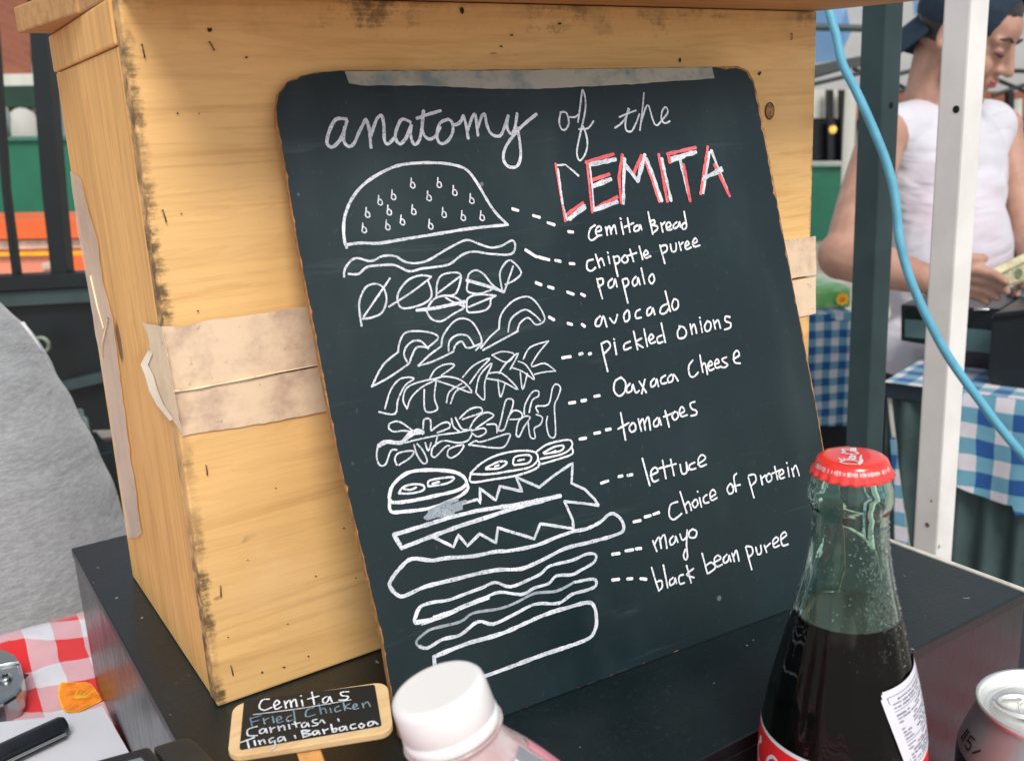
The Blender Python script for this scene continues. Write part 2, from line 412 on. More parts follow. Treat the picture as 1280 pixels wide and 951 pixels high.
# ------------------------------------------------------------------ wooden crate
CX0, CX1, CY0, CY1 = .095, .5001, .4224, .5984; CZ1 = ZC+.0576
cr = root('wooden_crate', (CX0, CY0, ZB), 'scuffed pine crate with taped front standing on the black riser', 'crate')
zs = PY(300, 475, CY0).z
TH = .012
b = MB().box((CX0, CY0, ZB+.0005), (CX1, CY0+TH, zs-.0004)); b.build('front_board', M_front_wood, cr, .0012)
b = MB().box((CX0+.0004, CY0+.0004, zs+.0004), (CX1-.0006, CY0+TH, CZ1)); b.build('front_board', M_front_wood, cr, .0012)
def sideboard(x0, x1, z0, z1, name, mat, ya=CY0+TH, push=0.):
    f = lambda z: CY1 - .0134*(z-ZB)/(CZ1-ZB)
    return MB().hexa([(x0-push, ya, z0), (x1, ya, z0), (x1, f(z0), z0), (x0-push, f(z0), z0), (x0-push, ya, z1), (x1, ya, z1), (x1, f(z1), z1), (x0-push, f(z1), z1)]).build(name, mat, cr, .001)
sideboard(CX0+.0004, CX0+TH, ZB+.0005, CZ1-.0185, 'side_board', M_side_wood)
sideboard(CX0-.0006, CX0+TH, CZ1-.0180, CZ1, 'top_batten', M_side_wood)
sideboard(CX1-TH, CX1-.0005, ZB+.0005, CZ1, 'side_board', M_side_wood)
MB().box((CX0+TH, CY1-.026, ZB+.001), (CX1-TH, CY1-.0145, CZ1-.002)).build('back_board', M_front_wood, cr)
MB().box((CX0+TH, CY0+TH, ZB+.001), (CX1-TH, CY1-.026, ZB+.010)).build('bottom_board', M_front_wood, cr)
# tape
def sheet_y(poly, y, th=.00012): return MB().prism([PY(px, py, y) for px, py in poly], (0, -1, 0), th)
def sheet_x(poly, x, th=.00010): return MB().prism([PX(px, py, x) for px, py in poly], (-1, 0, 0), th)
def jag(poly, amp, step=9):
    out = []; n = len(poly)
    for i in range(n):
        a, b_ = poly[i], poly[(i+1) % n]; L = math.dist(a, b_); k = max(1, int(L/step))
        for j in range(k):
            t_ = j/k; out.append((a[0]+(b_[0]-a[0])*t_+random.uniform(-amp, amp), a[1]+(b_[1]-a[1])*t_+random.uniform(-amp, amp)))
    return out
o = sheet_y(jag([(203,408),(230,409),(260,400),(300,396),(350,388),(420,378),(700,340),(1020,295),(1020,343),(700,400),(430,450),(236,486),(217,488)], .5), CY0-.0006).build('tape_strip', M_tape, cr)
o['label'] = 'stained pale packing tape across the upper board edge'
o = sheet_y(jag([(217,490),(236,488.5),(430,452),(700,403),(1020,346),(1020,392),(700,450),(440,508),(330,529),(248,541),(229,545)], .5), CY0-.0008).build('tape_strip', M_tape, cr)
o['label'] = 'stained pale packing tape across the lower board edge'
b = MB().tube([PY(x, y, CY0-.0014) for x, y in catmull([(216,489),(236,487),(290,477),(350,465),(430,450)], 3)], [random.uniform(.0003, .0007) for _ in range(13)], 6); b.build('tape_fold', M_tape_bright, cr)
sheet_x(jag([(203,408),(177,403),(185,420),(187,437),(181,455),(190,480),(200,508),(222,533),(228,545),(217,489)], .5, 7), CX0-.0008).build('tape_end', M_tape_bright, cr)
b = MB(); pa = [(187,438),(180,455),(187,468),(192,487),(200,505),(214,526)]; pb = [(191,441),(185,456),(192,470),(197,488),(204,505),(217,524)]
A = [PX(x-2, y, CX0-.0008)+Vector((-.0015*math.sin(math.pi*i/5), 0, 0)) for i, (x, y) in enumerate(pa)]; B = [PX(x, y, CX0-.0012) for x, y in pb]
b.add(A+B, [(i, i+1, 7+i, 6+i) for i in range(5)], 0, True).build('tape_curl', plain('tape_edge_cream', (.92, .86, .68), .5, .1), cr)
o = sheet_x(jag([(88,214),(99,222),(110,262),(121,300),(128,352),(141,400),(146,440),(152,490),(161,560),(170,620),(176,667),(170,672),(160,672),(153,628),(143,560),(134,500),(126,455),(116,395),(107,345),(97,290)], .8, 12), CX0-.0007).build('tape_strip', M_tape_side, cr)
o['label'] = 'long peeling strip of clear tape down the left side'
b = MB().tube([PX(x, y, CX0-.0011) for x, y in [(113,345),(122,385),(130,412),(135,398),(128,430),(128,448)]], .0006, 5); b.build('tape_fold', M_tape_bright, cr)
for px, py, L, ln in ((178,64,9,.1),(204,270,9,.2),(258,587,8,0),(276,738,9,-.1),(289,837,9,.1),(262,58,6,.4),(989,46,6,0)):
    p = PY(px, py, CY0); h = L*.00027
    b = MB().tube([p+Vector((0, .002, h)), p+Vector((0, -.0007, h)), p+Vector((ln*.004, -.0007, -h)), p+Vector((ln*.004, .002, -h))], .00030, 6)
    b.build('staple', M_staple, cr)
# dark knot ring and dents on the front
pk = PY(962, 139, CY0)
_m = MT('pine_knot'); _v = _m.obj(); _n = _m.noise(_v, 300, 3)
_m.set(base=_m.mix(_m.ramp(_n, .4, .65), (.42, .22, .07), (.14, .06, .02)), rough=.7)
b = MB().add([(0, 0, 0)]+[(.0035*math.cos(a*.5236), 0, .0046*math.sin(a*.5236)) for a in range(12)], [(0, 1+(a+1) % 12, 1+a) for a in range(12)], 0, False, Matrix.Translation(pk+Vector((0, -.0003, 0))))
b.build('knot', _m.m, cr)
b = MB(); b.tube([pk+Vector((.0036*math.cos(a*.4), -.0002, .0048*math.sin(a*.4))) for a in range(17)], .00032, 5, caps=False)
b.build('knot_ring', plain('knot_ring_dark', (.07, .03, .01), .8, .3), cr)
_m = MT('dent_dark'); _m.set(base=(.03, .02, .012), rough=.9)
M_dent = _m.m
b = MB()
for px, py, a_, h_ in ((262,38,4,5),(222,142,1.5,1.5),(249,142,1.2,1.2),(227,267,1.5,1.5),(248,389,2,1.6),(265,408,1,1),(262,505,.8,6),(308,72,3,2),(578,12,4,7),(640,44,3,2),(700,30,5,2),(627,58,3,2),(850,75,2,4),(328,840,2,2),(355,834,3,1.4),(386,820,2,1.5),(950,92,3,3),(285,796,2,1.4),(430,660,1.6,1.2),(345,610,1.4,1.1),(310,700,1.3,1),(395,720,1.4,1.2),(445,722,1.4,1.2),(360,780,1.6,1.2)):
    pts = []
    for k in range(8):
        an = k*.785; q = random.uniform(.35, .95); pts.append(PY(px+a_*q*math.cos(an), py+h_*q*math.sin(an), CY0-.0003))
    b.prism(pts, (0, -1, 0), .0002)
b.build('surface_dents', M_dent, cr)['kind'] = 'stuff'

# lid (lies on the crate)
ld = root('crate_lid', (.3, .5, CZ1), 'loose pine lid of two boards lying askew over the wooden crate', 'lid')
z0 = CZ1+.0004; z1 = z0+.0125
def flat(poly, z0, z1): return [Vector((x, y, z0)) for x, y in poly]+[Vector((x, y, z1)) for x, y in poly]
pl_ = [PZ(22, 42, z0), PZ(97, 17, z0)]
q0, q1 = pl_[0], pl_[1]
rear = [(q1.x, q1.y), (.5035, .4265), (.4985, .585), (q0.x, q0.y)]
fr = [(q1.x+.001, q1.y-.001), (q1.x+.006, .350), (.5268, .350), (.5262, .3745), (.5030, .4250)]
def slab(poly):
    k = len(poly); b = MB(); vs = flat(poly, z0, z1)
    return b.add(vs, [tuple(range(k))[::-1], tuple(range(k, 2*k))]+[(i, (i+1) % k, k+(i+1) % k, k+i) for i in range(k)])
slab(rear).build('lid_board', M_lid_wood, ld, .001); slab(fr).build('lid_board', M_lid_wood, ld, .001)

# ------------------------------------------------------------------ chalkboard
TT, LL = -.0642847, .2855423
BO = Vector((.148228, .337651, ZB+.0003))
BU = Vector((math.cos(TT), math.sin(TT), 0)); BN_ = Vector((-math.sin(TT), math.cos(TT), 0))
BV = Vector((0, 0, math.cos(LL))) + BN_*math.sin(LL); BN = BU.cross(BV)
cb = root('menu_chalkboard', BO+BU*.135, 'large rounded chalkboard with handwritten anatomy of the cemita leaning on the crate', 'chalkboard')
def BPt(px, py, off=0.): return PP(px, py, BO+BN*off, BN)
edge = [(346,150),(345,135),(348,116),(358,103),(375,95),(395,90.5),(425,88),(600,87.5),(760,85.5),(895,83.5),(922,82.5),(935,88),(942,100),(947,118),(957,170),(975,270),(1000,400),(1021,510),(1031,570),(1050,670),(1053,708),(1040,742),(990,762),(900,797),(800,833),(700,870),(610,903),(540,930),(515,934),(501,922),(487,855),(478,800),(458,715),(440,640),(425,580),(405,480),(390,400),(371,300),(355,200)]
# clamp to the board top / foot so it never dips below the riser
def clampv(p):
    d = p.z-(ZB+.0004)
    if d < 0: p = p + BV*(-d/BV.z)
    return p
core = [clampv(BPt(x, y, -.0002)) for x, y in jag(edge, .35, 14)]
MB().prism(core, BN, .0036).build('hardboard_core', M_core, cb)
cxp, cyp = 690, 500
def inset(p, k):
    dx, dy = cxp-p[0], cyp-p[1]; L = math.hypot(dx, dy); return (p[0]+dx/L*k, p[1]+dy/L*k)
jj = jag(edge, .1, 6); face = []
for i, p in enumerate(jj):
    k = .5+random.random()*.9
    if random.random() < .10: k += random.uniform(.5, 2.2)
    if p[0] > 900 and p[1] < 240: k += 1.2+random.random()*2
    if p[1] > 740 and 600 < p[0] < 960 and random.random() < .4: k += 1.5
    face.append(clampv(BPt(*inset(p, k), 0)))
MB().prism(face, BN, .0001).build('painted_face', M_board, cb)
tp = jag([(431,89),(600,88.5),(890,84.5),(893,98),(850,101),(790,105.5),(665,111.5),(600,110.5),(530,107),(452,107),(436,104)], .5, 8)
MB().prism([BPt(x, y, .0004) for x, y in tp], BN, .0003).build('tape_strip', M_tape_board, cb)['label'] = 'mottled grey tape along the top edge'

CONV = {'A': (340, 80, 3.765), 'B': (640, 80, 3.9625), 'C': (400, 280, 3.9625), 'D': (640, 240, 3.9625), 'E': (420, 470, 3.9625),
        'F': (690, 420, 3.9625), 'G': (460, 640, 3.659), 'H': (720, 560, 3.9625), 'S': (280, 711, 3.9625)}
class Ink:
    """flat chalk ribbons lying on a plane; widths in metres"""
    def __init__(s, mp, nrm, base=.0003): s.mp = mp; s.n = nrm; s.base = base; s.k = 0; s.b = MB()
    def line(s, pts, wd, smooth=True, sub=4, rag=.14):
        if smooth: pts = catmull(pts, sub)
        p = [s.mp(x, y) for x, y in pts]
        q = [p[0]]
        for a in p[1:]:
            if (a-q[-1]).length > wd*.22: q.append(a)
        if len(q) < 2: q = [p[0], p[0]+(p[-1]-p[0])] if (p[-1]-p[0]).length > 1e-6 else [p[0], p[0]+Vector((wd*.3, 0, 0))]
        # split long spans so the edge can be ragged
        r = [q[0]]
        for a in q[1:]:
            L = (a-r[-1]).length; m = max(1, int(L/(wd*1.1))); o_ = r[-1]
            for j in range(1, m+1): r.append(o_+(a-o_)*(j/m))
        q = r; n = len(q); vs = []; hw = wd/2
        t0 = (q[1]-q[0]).normalized(); t1 = (q[-1]-q[-2]).normalized()
        rows = [(q[0]-t0*hw*.75, t0, .45), (q[0]-t0*hw*.4, t0, .85)]
        for i, a in enumerate(q):
            t_ = (q[min(i+1, n-1)]-q[max(i-1, 0)])
            t_ = t_.normalized() if t_.length > 1e-9 else t0
            rows.append((a, t_, 1+random.uniform(-rag, rag)))
        rows += [(q[-1]+t1*hw*.4, t1, .85), (q[-1]+t1*hw*.75, t1, .45)]
        for i, (a, t_, f) in enumerate(rows):
            sd_ = s.n.cross(t_).normalized()*hw*f; up = s.n*(s.base+s.k*1e-7)
            s.k += 1
            vs += [a+sd_*random.uniform(.93, 1.07)+up, a-sd_*random.uniform(.93, 1.07)+up]
        s.b.add(vs, [(2*i+1, 2*i+3, 2*i+2, 2*i) for i in range(len(rows)-1)])
    def build(s, name, mat, parent, label=None):
        o = s.b.build(name, mat, parent)
        if label: o['label'] = label
        return o
def parse(txt):
    return [[tuple(float(k) for k in p.split(',')) for p in st.split()] for st in txt.split(';') if st.strip()]
PXM = .000415        # metres on the board per photo pixel
def write(conv, txt, wpx, name, label, mat, smooth=True, rag=.14, parent=None):
    ox, oy, k = CONV[conv]
    ink = Ink(lambda x, y: BPt(ox+x/k, oy+y/k, 0), BN, .0003 + write.c*2e-6); write.c += 1
    for st in parse(txt): ink.line(st, wpx*PXM*(.80 if wpx < 3.4 else .88), smooth, rag=rag)
    return ink.build(name, mat, parent or cb, label)
write.c = 0
W_ = lambda *a, **k: write(*a, **k)
W_('A', "350,262 300,262 268,320 258,375 285,392 325,350 352,270;340,300 335,360 360,390 385,375 410,320 440,262;440,262 455,300 465,395;465,340 490,265 515,245 525,290 528,360 545,378 575,350;650,275 610,262 585,310 580,350 600,378 630,350 655,285 650,330 665,378 690,365 705,300 712,222;712,222 705,290 712,330 735,355 765,345 790,300;680,258 730,240 792,222;830,262 790,280 775,340 790,375 825,365 850,320 845,275 825,262;850,290 880,280 900,245;900,245 912,290 922,352;918,320 940,255 955,240 962,290 968,338;968,300 985,250 1000,240 1010,290 1030,330 1065,342 1085,320 1110,245;1110,245 1105,300 1125,332 1142,300 1152,235;1152,300 1165,370 1168,440 1150,484 1110,484 1088,450 1095,400 1130,345 1180,290 1243,238", 4.1, 'cursive_word', 'cursive chalk word anatomy', M_chalk)
W_('B', "240,240 232,290 245,325 265,325 280,290 268,245 245,240;280,265 310,265 330,250;325,290 335,220 345,140 352,135 362,180 360,240 340,330 325,400 320,450 335,480 360,450 372,400 365,350 350,310;330,325 375,320 402,285", 2.9, 'cursive_word', 'cursive chalk word of', M_chalk)
W_('B', "508,318 535,300 560,270 580,225;575,222 560,290 565,330 590,335 610,300 630,250;530,265 570,248 612,232;652,145 645,220 632,330;635,300 660,220 675,210 690,260 705,300 720,305;720,305 750,270 770,240 760,215 742,235 738,275 755,295 780,285", 2.9, 'cursive_word', 'cursive chalk word the', M_chalk)
W_('B', "214,495 262,780;370,490 395,738", 3.6, 'red_lettering', 'red outline strokes of the word CEMITA', M_chalk_red, False)
red = "262,752 350,690;365,490 500,448;385,580 480,548;400,722 520,660;545,452 528,560 540,690;600,545 640,455;655,470 695,580 728,682;725,450 768,682;768,448 908,416;772,448 780,490;848,500 880,680;968,412 950,530 932,645;1000,500 1040,580 1076,655"
W_('B', red, 5.2, 'red_lettering', 'red chalk strokes of the word CEMITA', M_chalk_red, False, .2)
W_('B', "224,503 262,500 300,530 328,556;226,520 250,700 272,775;288,774 360,700;383,500 395,600 404,722", 3.0, 'white_lettering', 'white chalk strokes of the word CEMITA', M_chalk, False, .25)
W_('B', "282,768 358,708;385,500 510,474;402,606 487,572;406,725 520,684;790,470 908,438;785,482 850,458;558,500 622,582;622,578 656,452", 6.2, 'white_lettering', 'broad white chalk strokes of the word CEMITA', M_chalk, False, .25)
W_('B', "556,470 552,560 550,692;664,470 700,560 740,680;740,470 760,560 786,678;832,480 850,560 872,650;975,440 960,540 945,640;985,430 1020,520 1062,622;945,575 1035,515;950,560 1010,545 1040,528", 4.8, 'white_lettering', 'white chalk stems of the word CEMITA', M_chalk, False, .25)
# the layered sandwich drawing
W_('A', "350,865 340,830 336,760 350,690 385,620 440,560 510,515 590,480 680,468 780,467 860,478 915,500 960,555 1010,640 1050,700 1108,758;1108,758 1000,768 900,780 780,800 640,822 500,845 420,843 350,852", 3.7, 'bun_drawing', 'chalk drawing of the top bun outline', M_chalk)
sd_t = ';'.join(' '.join(f'{cx+x},{cy+y}' for x, y in ((-6,-26),(-7,-5),(-9,12),(2,20),(11,14),(7,-2),(-5,-8))) for cx, cy in ((432,775),(448,703),(507,645),(570,620),(550,692),(543,762),(612,738),(665,690),(660,565),(737,625),(745,758),(785,563),(808,703),(858,600),(898,718),(938,638),(987,718)))
W_('A', sd_t, 2.0, 'seed_drawing', 'chalk drawing of sesame seeds on the bun', M_chalk)
W_('C', "118,262 122,225 150,185 185,170 250,185 310,160 370,160 420,188 480,195 540,178 620,130 700,88 740,82 800,105 850,118 900,108 950,82 965,110 945,150 850,150 760,138 700,155 640,200 560,215 500,222 440,235 370,205 300,205 230,215 190,248 140,248", 3.1, 'sauce_drawing', 'wavy chalk drawing of the chipotle puree layer', M_chalk)
W_('C', "205,505 195,440 195,380 225,315 275,297 315,320 328,380 305,440 250,465 210,470;215,460 345,270;550,262 500,255 440,275 395,325 382,370 395,410 430,418 500,400 545,370 550,330 535,285;340,410 450,340 545,268;575,365 580,290 610,250 690,245 690,300 665,350 610,355;580,345 690,262;525,430 560,375 620,355 680,370 715,410 660,445 600,482 550,470 525,430;620,365 655,385 715,410;905,340 850,300 810,250 770,230 735,250 730,290 730,335 790,345 850,325;725,410 730,370 780,350 870,355;870,355 845,372 840,405 810,430 735,438 725,410;735,412 870,355;905,340 895,300 890,240 920,190 950,185 995,240 960,280 915,300;910,340 955,210", 2.7, 'leaf_drawing', 'chalk drawing of the papalo leaves', M_chalk)
W_('C', "478,428 580,415 715,385;725,280 800,300 905,335", 4.2, 'leaf_drawing', 'thick chalk veins of two papalo leaves', M_chalk)
W_('C', "385,635 395,580 430,535 530,535 585,562 535,610;535,618 500,582 460,580 425,610 415,650 435,690;535,612 480,610 455,650 442,690;385,635 310,700 255,805;255,805 340,760 435,695;600,600 610,550 660,485 710,468 760,495 800,580 770,625;635,630 640,580 680,550 730,555 760,600;660,630 670,600 700,582 730,615 800,590;600,605 540,650 485,702;485,702 560,680 660,632;885,520 895,450 950,385 1020,360 1070,390 1112,470 1070,500 1030,465 990,490 975,530;930,535 945,470 1010,425 1060,450 1090,480;885,520 840,560 795,615;805,625 980,530", 2.6, 'avocado_drawing', 'chalk drawing of the avocado slices', M_chalk)
W_('C', "290,930 370,940 385,870 420,800 465,765 400,765 350,820 320,915;430,915 410,870 430,810 500,780 570,770 500,810 450,860 430,915;515,820 520,925 580,918 565,860 575,770;540,770 570,720 620,695 665,700 600,750;560,770 620,755 700,775 750,835 650,800 560,770;625,885 640,830 700,790;645,890 670,830 720,805;705,760 760,700 840,665 790,720 740,790;770,835 790,750 850,690 815,780 812,870 770,835;830,740 900,740 980,820 900,780 820,765;880,770 885,830 895,855 915,790;850,650 900,632 960,645 920,685 850,650;885,740 920,690 980,640 940,720;980,680 1020,700 1060,770 1000,730 950,712;1005,670 1040,610 1130,580;1130,580 1080,640 1045,705 1110,690 1165,728;1165,728 1100,735 1060,745;990,735 1002,820 1025,740", 2.2, 'onion_drawing', 'chalk drawing of the pickled onion strips', M_chalk)
W_('E', "210,345 250,325 320,330 360,290 400,270 430,280;345,310 380,285 420,278", 5.0, 'cheese_drawing', 'thick chalk patch of the cheese drawing', M_chalk)
W_('E', "205,350 200,400 215,440 245,435 270,370 300,365;260,260 265,235 310,225 365,260 380,275 330,270 285,275 260,260;300,440 290,410 310,380 380,370 370,400 310,440;385,340 400,390 430,432 450,420 430,370 400,335;430,260 435,215 465,215 468,265;340,330 420,310 520,290 600,280 670,265;470,270 520,235 555,230 560,255 500,280;470,390 480,350 530,320 600,330 650,320 670,290;470,390 490,400 540,350 560,345;550,395 560,360 630,340 610,380 570,405 550,395;570,210 580,250 610,275;590,205 620,260 650,265;610,210 660,165 710,155 720,180 650,205 625,215;660,260 690,210 740,180 780,195 740,225 690,260;670,270 730,258 740,280 700,300 670,280;655,340 690,320 720,325 850,285 855,310 830,350 780,355 700,345 655,340;800,270 815,220 830,150 845,115 875,120 870,160 850,210 830,265 800,270;860,190 880,170 915,180 915,210 860,215;930,190 935,140 970,80 1000,75 1000,100 970,120 955,180;890,290 900,230 930,200 960,205 930,250 905,300 890,290;950,230 960,300 985,305 980,260 1010,240 1020,205 990,190;1000,180 990,150 1050,140 1070,60 1090,40 1110,60 1095,110 1080,150 1085,290 1055,298 1040,240 1045,200;745,240 790,240 795,280;440,330 455,370 470,330;500,300 490,345", 2.3, 'cheese_drawing', 'chalk drawing of the shredded Oaxaca cheese', M_chalk)
W_('E', "262,600 280,540 350,480 440,465 560,470 620,490 645,530 600,565 500,590 380,615 280,625 262,600;265,610 270,668 340,670 480,650 600,600 650,560 645,530", 4.2, 'tomato_drawing', 'thick chalk outline of the front tomato slice', M_chalk_hi)
W_('E', "310,580 330,550 380,535 430,540 430,565 370,580 310,580;455,545 465,515 580,500 550,530 460,545;335,558 370,562 395,550;475,532 510,522;665,480 720,430 800,390 900,370 980,375 998,410 960,450 860,470 760,485 665,485;665,485 670,525 780,510 900,490 1000,450 998,410;740,455 800,425 845,425 810,455 740,460;875,435 885,400 940,390 965,400 950,430 880,440;900,418 930,412;785,447 805,441;990,375 1040,340 1110,320 1160,318 1165,350 1120,385 1010,410;1165,350 1168,385 1100,410 1000,440;1025,380 1080,350 1125,345 1110,370 1030,385;1068,377 1087,370", 2.8, 'tomato_drawing', 'chalk drawing of the tomato slices', M_chalk_hi)
W_('E', "440,700 480,670 540,650 620,640;620,655 540,675 450,705;600,610 520,640 460,670;640,620 560,650 480,690;500,690 580,680", 4.6, 'smudge_drawing', 'grey scribbled smudge between tomato and lettuce', M_chalk_lo, rag=.3)
W_('E', "610,635 700,610 715,630 710,555 790,615 810,545 920,570 890,500 1005,550 1080,490 1170,430 1165,530;1165,530 1230,560 1280,610 1298,640;1298,640 1230,630 1130,620", 3.6, 'lettuce_drawing', 'zigzag chalk drawing of the lettuce leaf', M_chalk, False)
W_('E', "1130,620 1150,665 1170,710 1175,755;1175,755 1010,730 980,805 800,750 790,825 710,780 650,840 605,785 580,845 480,795", 3.8, 'lettuce_drawing', 'lower zigzag edge of the lettuce drawing', M_chalk, False)
W_('E', "1110,592 900,635 700,665 560,700 400,750 285,785;285,785 325,852;325,850 440,805 600,745 740,700 860,660 1110,592", 5.0, 'stem_drawing', 'thick chalk wedge under the lettuce drawing', M_chalk, False)
W_('G', "945,85 870,110 770,150 650,175 580,180 480,200 350,210 290,220 200,212 150,250 110,300 98,335 130,375 165,382 260,340 400,305 500,280 600,262 700,258 800,215 900,165 1000,140 1110,110 1165,85 1160,40 1130,10 1100,10 1060,45 1000,75 945,85", 4.6, 'protein_drawing', 'chalk drawing of the protein layer', M_chalk)
W_('G', "245,500 215,505 215,470 240,430 300,410 370,400 450,370 520,345 580,320 650,340 740,305 790,280 830,245 930,220 1000,190 1040,195 1030,230 970,265 930,285 860,290 825,325 760,345 700,375 600,365 520,395 430,430 350,470 245,510", 3.8, 'mayo_drawing', 'wavy chalk drawing of the mayo layer', M_chalk)
W_('G', "215,480 235,435;220,500 330,480 440,430 550,390;300,480 380,455", 4.4, 'mayo_drawing', 'denser chalk patch on the mayo drawing', M_chalk_hi)
W_('G', "270,620 235,615 220,590 260,550 300,530 420,500 480,460 600,440 680,410 760,370 860,360 940,320", 3.4, 'bean_drawing', 'faint upper line of the bean puree drawing', M_chalk_lo)
W_('G', "940,320 1030,305 1040,335 1000,355 930,375 870,415 760,420 660,470 570,510 500,500 420,560 340,580 270,620 235,612", 4.0, 'bean_drawing', 'wavy chalk drawing of the bean puree layer', M_chalk)
W_('G', "305,715 300,660;300,660 450,600 620,550 800,470 930,430 1000,412 1030,425 1043,480 1035,540 990,585 800,650 640,710 515,755 400,800 340,810", 5.0, 'bun_drawing', 'chalk drawing of the bottom bun', M_chalk)
# words
WL = [
 ('D', 'cemita', "410,165 385,185 378,225 395,240 430,215;412,200 440,190 432,170 415,185 418,215 442,215;462,175 470,215;466,195 480,170 490,210;490,190 505,165 515,208;538,150 550,210;534,131 538,135;570,130 582,200;555,175 600,155;625,165 605,175 605,195 625,190 632,165 640,188"),
 ('D', 'Bread', "672,100 695,210;680,150 700,140 705,155 690,165 715,170 718,185 695,205;735,155 745,200;740,165 755,150;765,180 785,168 775,150 762,165 768,190 790,185;815,150 798,165 800,182 820,172 828,150 832,175;860,150 840,165 845,185 862,172 850,98;850,98 862,165"),
 ('D', 'chipotle', "400,335 372,345 370,380 390,392 412,375;412,310 432,375;425,345 442,330 455,365;475,320 482,355;471,300 474,303;500,320 522,418;502,325 525,320 530,345 512,358;555,315 540,335 555,352 572,340 565,318 555,315;582,285 600,345;570,318 615,302;628,270 645,335;655,315 672,305 662,290 650,308 660,328 685,318"),
 ('D', 'puree', "730,265 755,355;735,270 762,265 765,290 745,305;782,260 790,295 810,290 810,255;825,250 835,290;830,265 845,250;858,270 875,258 865,245 855,265 862,285 885,275;895,258 915,245 905,230 893,250 900,272 928,265"),
 ('D', 'papalo', "418,430 445,528;420,435 445,430 448,455 425,470;495,430 475,450 480,475 500,465 508,432 518,470;545,440 572,550;545,435 568,430 575,455 552,475;612,420 595,440 600,465 618,455 622,425 632,460;638,378 655,455;690,408 675,430 688,455 703,438 698,412 690,408"),
 ('D', 'avocado', "435,615 415,635 412,662 435,660 450,615 467,668;482,625 505,650 520,608;570,585 552,610 558,642 578,630 578,595 570,585;632,582 612,595 612,625 638,622;685,570 668,585 668,612 688,600 695,575 705,608;765,555 738,570 732,600 755,602 772,580;757,492 782,592;800,530 790,560 800,585 820,570 818,538 800,530"),
 ('D', 'pickled', "440,752 455,820 472,888;440,752 470,740 485,765 455,800;505,745 515,805;502,728 505,731;583,740 555,755 555,782 588,770;600,690 620,780;640,725 612,745 647,770;652,680 668,765;680,735 698,720 688,705 675,725 685,750 708,742;740,710 718,722 722,748 745,742;737,650 757,745"),
 ('D', 'onions', "835,665 818,690 822,722 848,722 862,700 850,672 825,665;880,655 890,705;885,680 900,655 912,700;930,640 940,695;927,622 929,625;965,640 952,665 960,690 980,680 982,650 965,640;995,635 1005,680;1000,655 1018,635 1030,675;1078,620 1055,618 1055,640 1080,650 1078,672 1050,682"),
 ('F', 'Oaxaca', "340,205 310,225 305,270 330,297 358,275 362,230 340,205;385,235 368,255 370,280 392,270 398,240 412,280 430,270;430,225 465,280;458,215 442,285;505,210 488,228 490,252 510,240 515,212 525,250;560,195 538,210 540,235 565,232;590,190 572,208 575,230 595,220 600,190 622,222"),
 ('F', 'Cheese', "695,120 675,150 680,195 700,202 722,180;730,95 745,180;738,150 755,135 768,190;772,150 792,140 782,125 770,145 778,170 800,162;805,140 825,130 815,115 803,135 812,158 835,150;862,105 840,115 850,130 868,140 855,155 838,155;895,115 925,95 915,72 898,90 902,130 930,135"),
 ('F', 'tomatoes', "338,380 362,515;325,460 378,430;395,430 380,455 392,475 412,462 408,435 395,430;425,410 440,470;432,435 448,410 460,465;458,430 475,400 485,465;520,405 502,425 505,448 525,438 528,405 538,440;558,370 578,450;550,400 600,380;605,375 592,395 605,415 622,400 618,378 605,375;632,385 655,370 640,350 628,375 640,398 668,390;705,325 682,335 690,360 712,370 712,388 685,395"),
 ('F', 'lettuce', "445,605 482,740;485,690 522,670 508,650 488,672 498,718 525,712;545,615 562,705;585,610 602,690;528,655 612,632;632,635 642,680 665,672 662,625;662,625 672,665;705,625 680,638 682,660 710,655;720,635 758,605 740,588 722,610 730,645 762,635"),
 ('F', 'choice', "620,820 585,835 578,885 600,908 640,878;632,770 665,875;655,840 675,820 688,862;705,810 692,830 705,848 720,832 715,812 705,810;728,800 738,845;718,768 720,771;765,785 748,800 752,825 775,822;780,800 808,780 795,760 780,780 788,812 815,800"),
 ('F', 'of', "880,730 865,755 875,780 895,770 892,740 880,730;912,680 898,700 910,770;890,745 930,735"),
 ('F', 'protein', "970,700 998,800;970,690 1000,685 1008,715 985,740;1030,690 1040,735;1035,705 1055,688;1070,680 1058,700 1068,722 1085,710 1082,685 1070,680;1100,645 1115,710;1088,680 1130,662;1125,690 1145,675 1135,660 1122,680 1130,705 1150,698;1165,650 1172,695;1159,626 1161,630;1185,655 1195,695;1190,665 1205,640 1222,690"),
 ('H', 'mayo', "378,458 398,510;385,480 408,440 420,495;412,460 435,428 448,495;478,435 462,455 468,478 488,462 490,435 502,465;512,425 525,455 545,440;548,405 545,480 550,535 540,552 530,530 540,500;575,400 558,415 560,440 588,440 595,412 575,400"),
 ('H', 'black', "372,590 390,650 408,705;400,660 420,655 425,685 408,705;430,578 452,690;478,640 462,655 465,678 485,665 488,642 495,668;530,625 508,635 512,670 535,665;545,580 568,665;580,595 545,625 582,640"),
 ('H', 'bean', "622,520 648,620;642,580 668,565 688,590 655,618;682,565 715,545 700,530 682,550 692,585 722,575;745,525 728,545 732,568 752,555 755,530 765,560;770,520 782,560;778,535 792,505 805,558"),
 ('H', 'puree', "838,490 868,600;840,485 868,490 872,520 850,540;888,490 898,525 915,515 912,480;930,480 942,515;938,490 960,470;975,475 1000,455 990,440 972,460 980,490 1005,480;1015,450 1040,430 1030,415 1012,435 1020,480 1048,475"),
]
for cv, word, tx in WL:
    W_(cv, tx, 3.0, 'handwritten_word', 'white handwritten word '+word, M_chalk_hi, rag=.16)
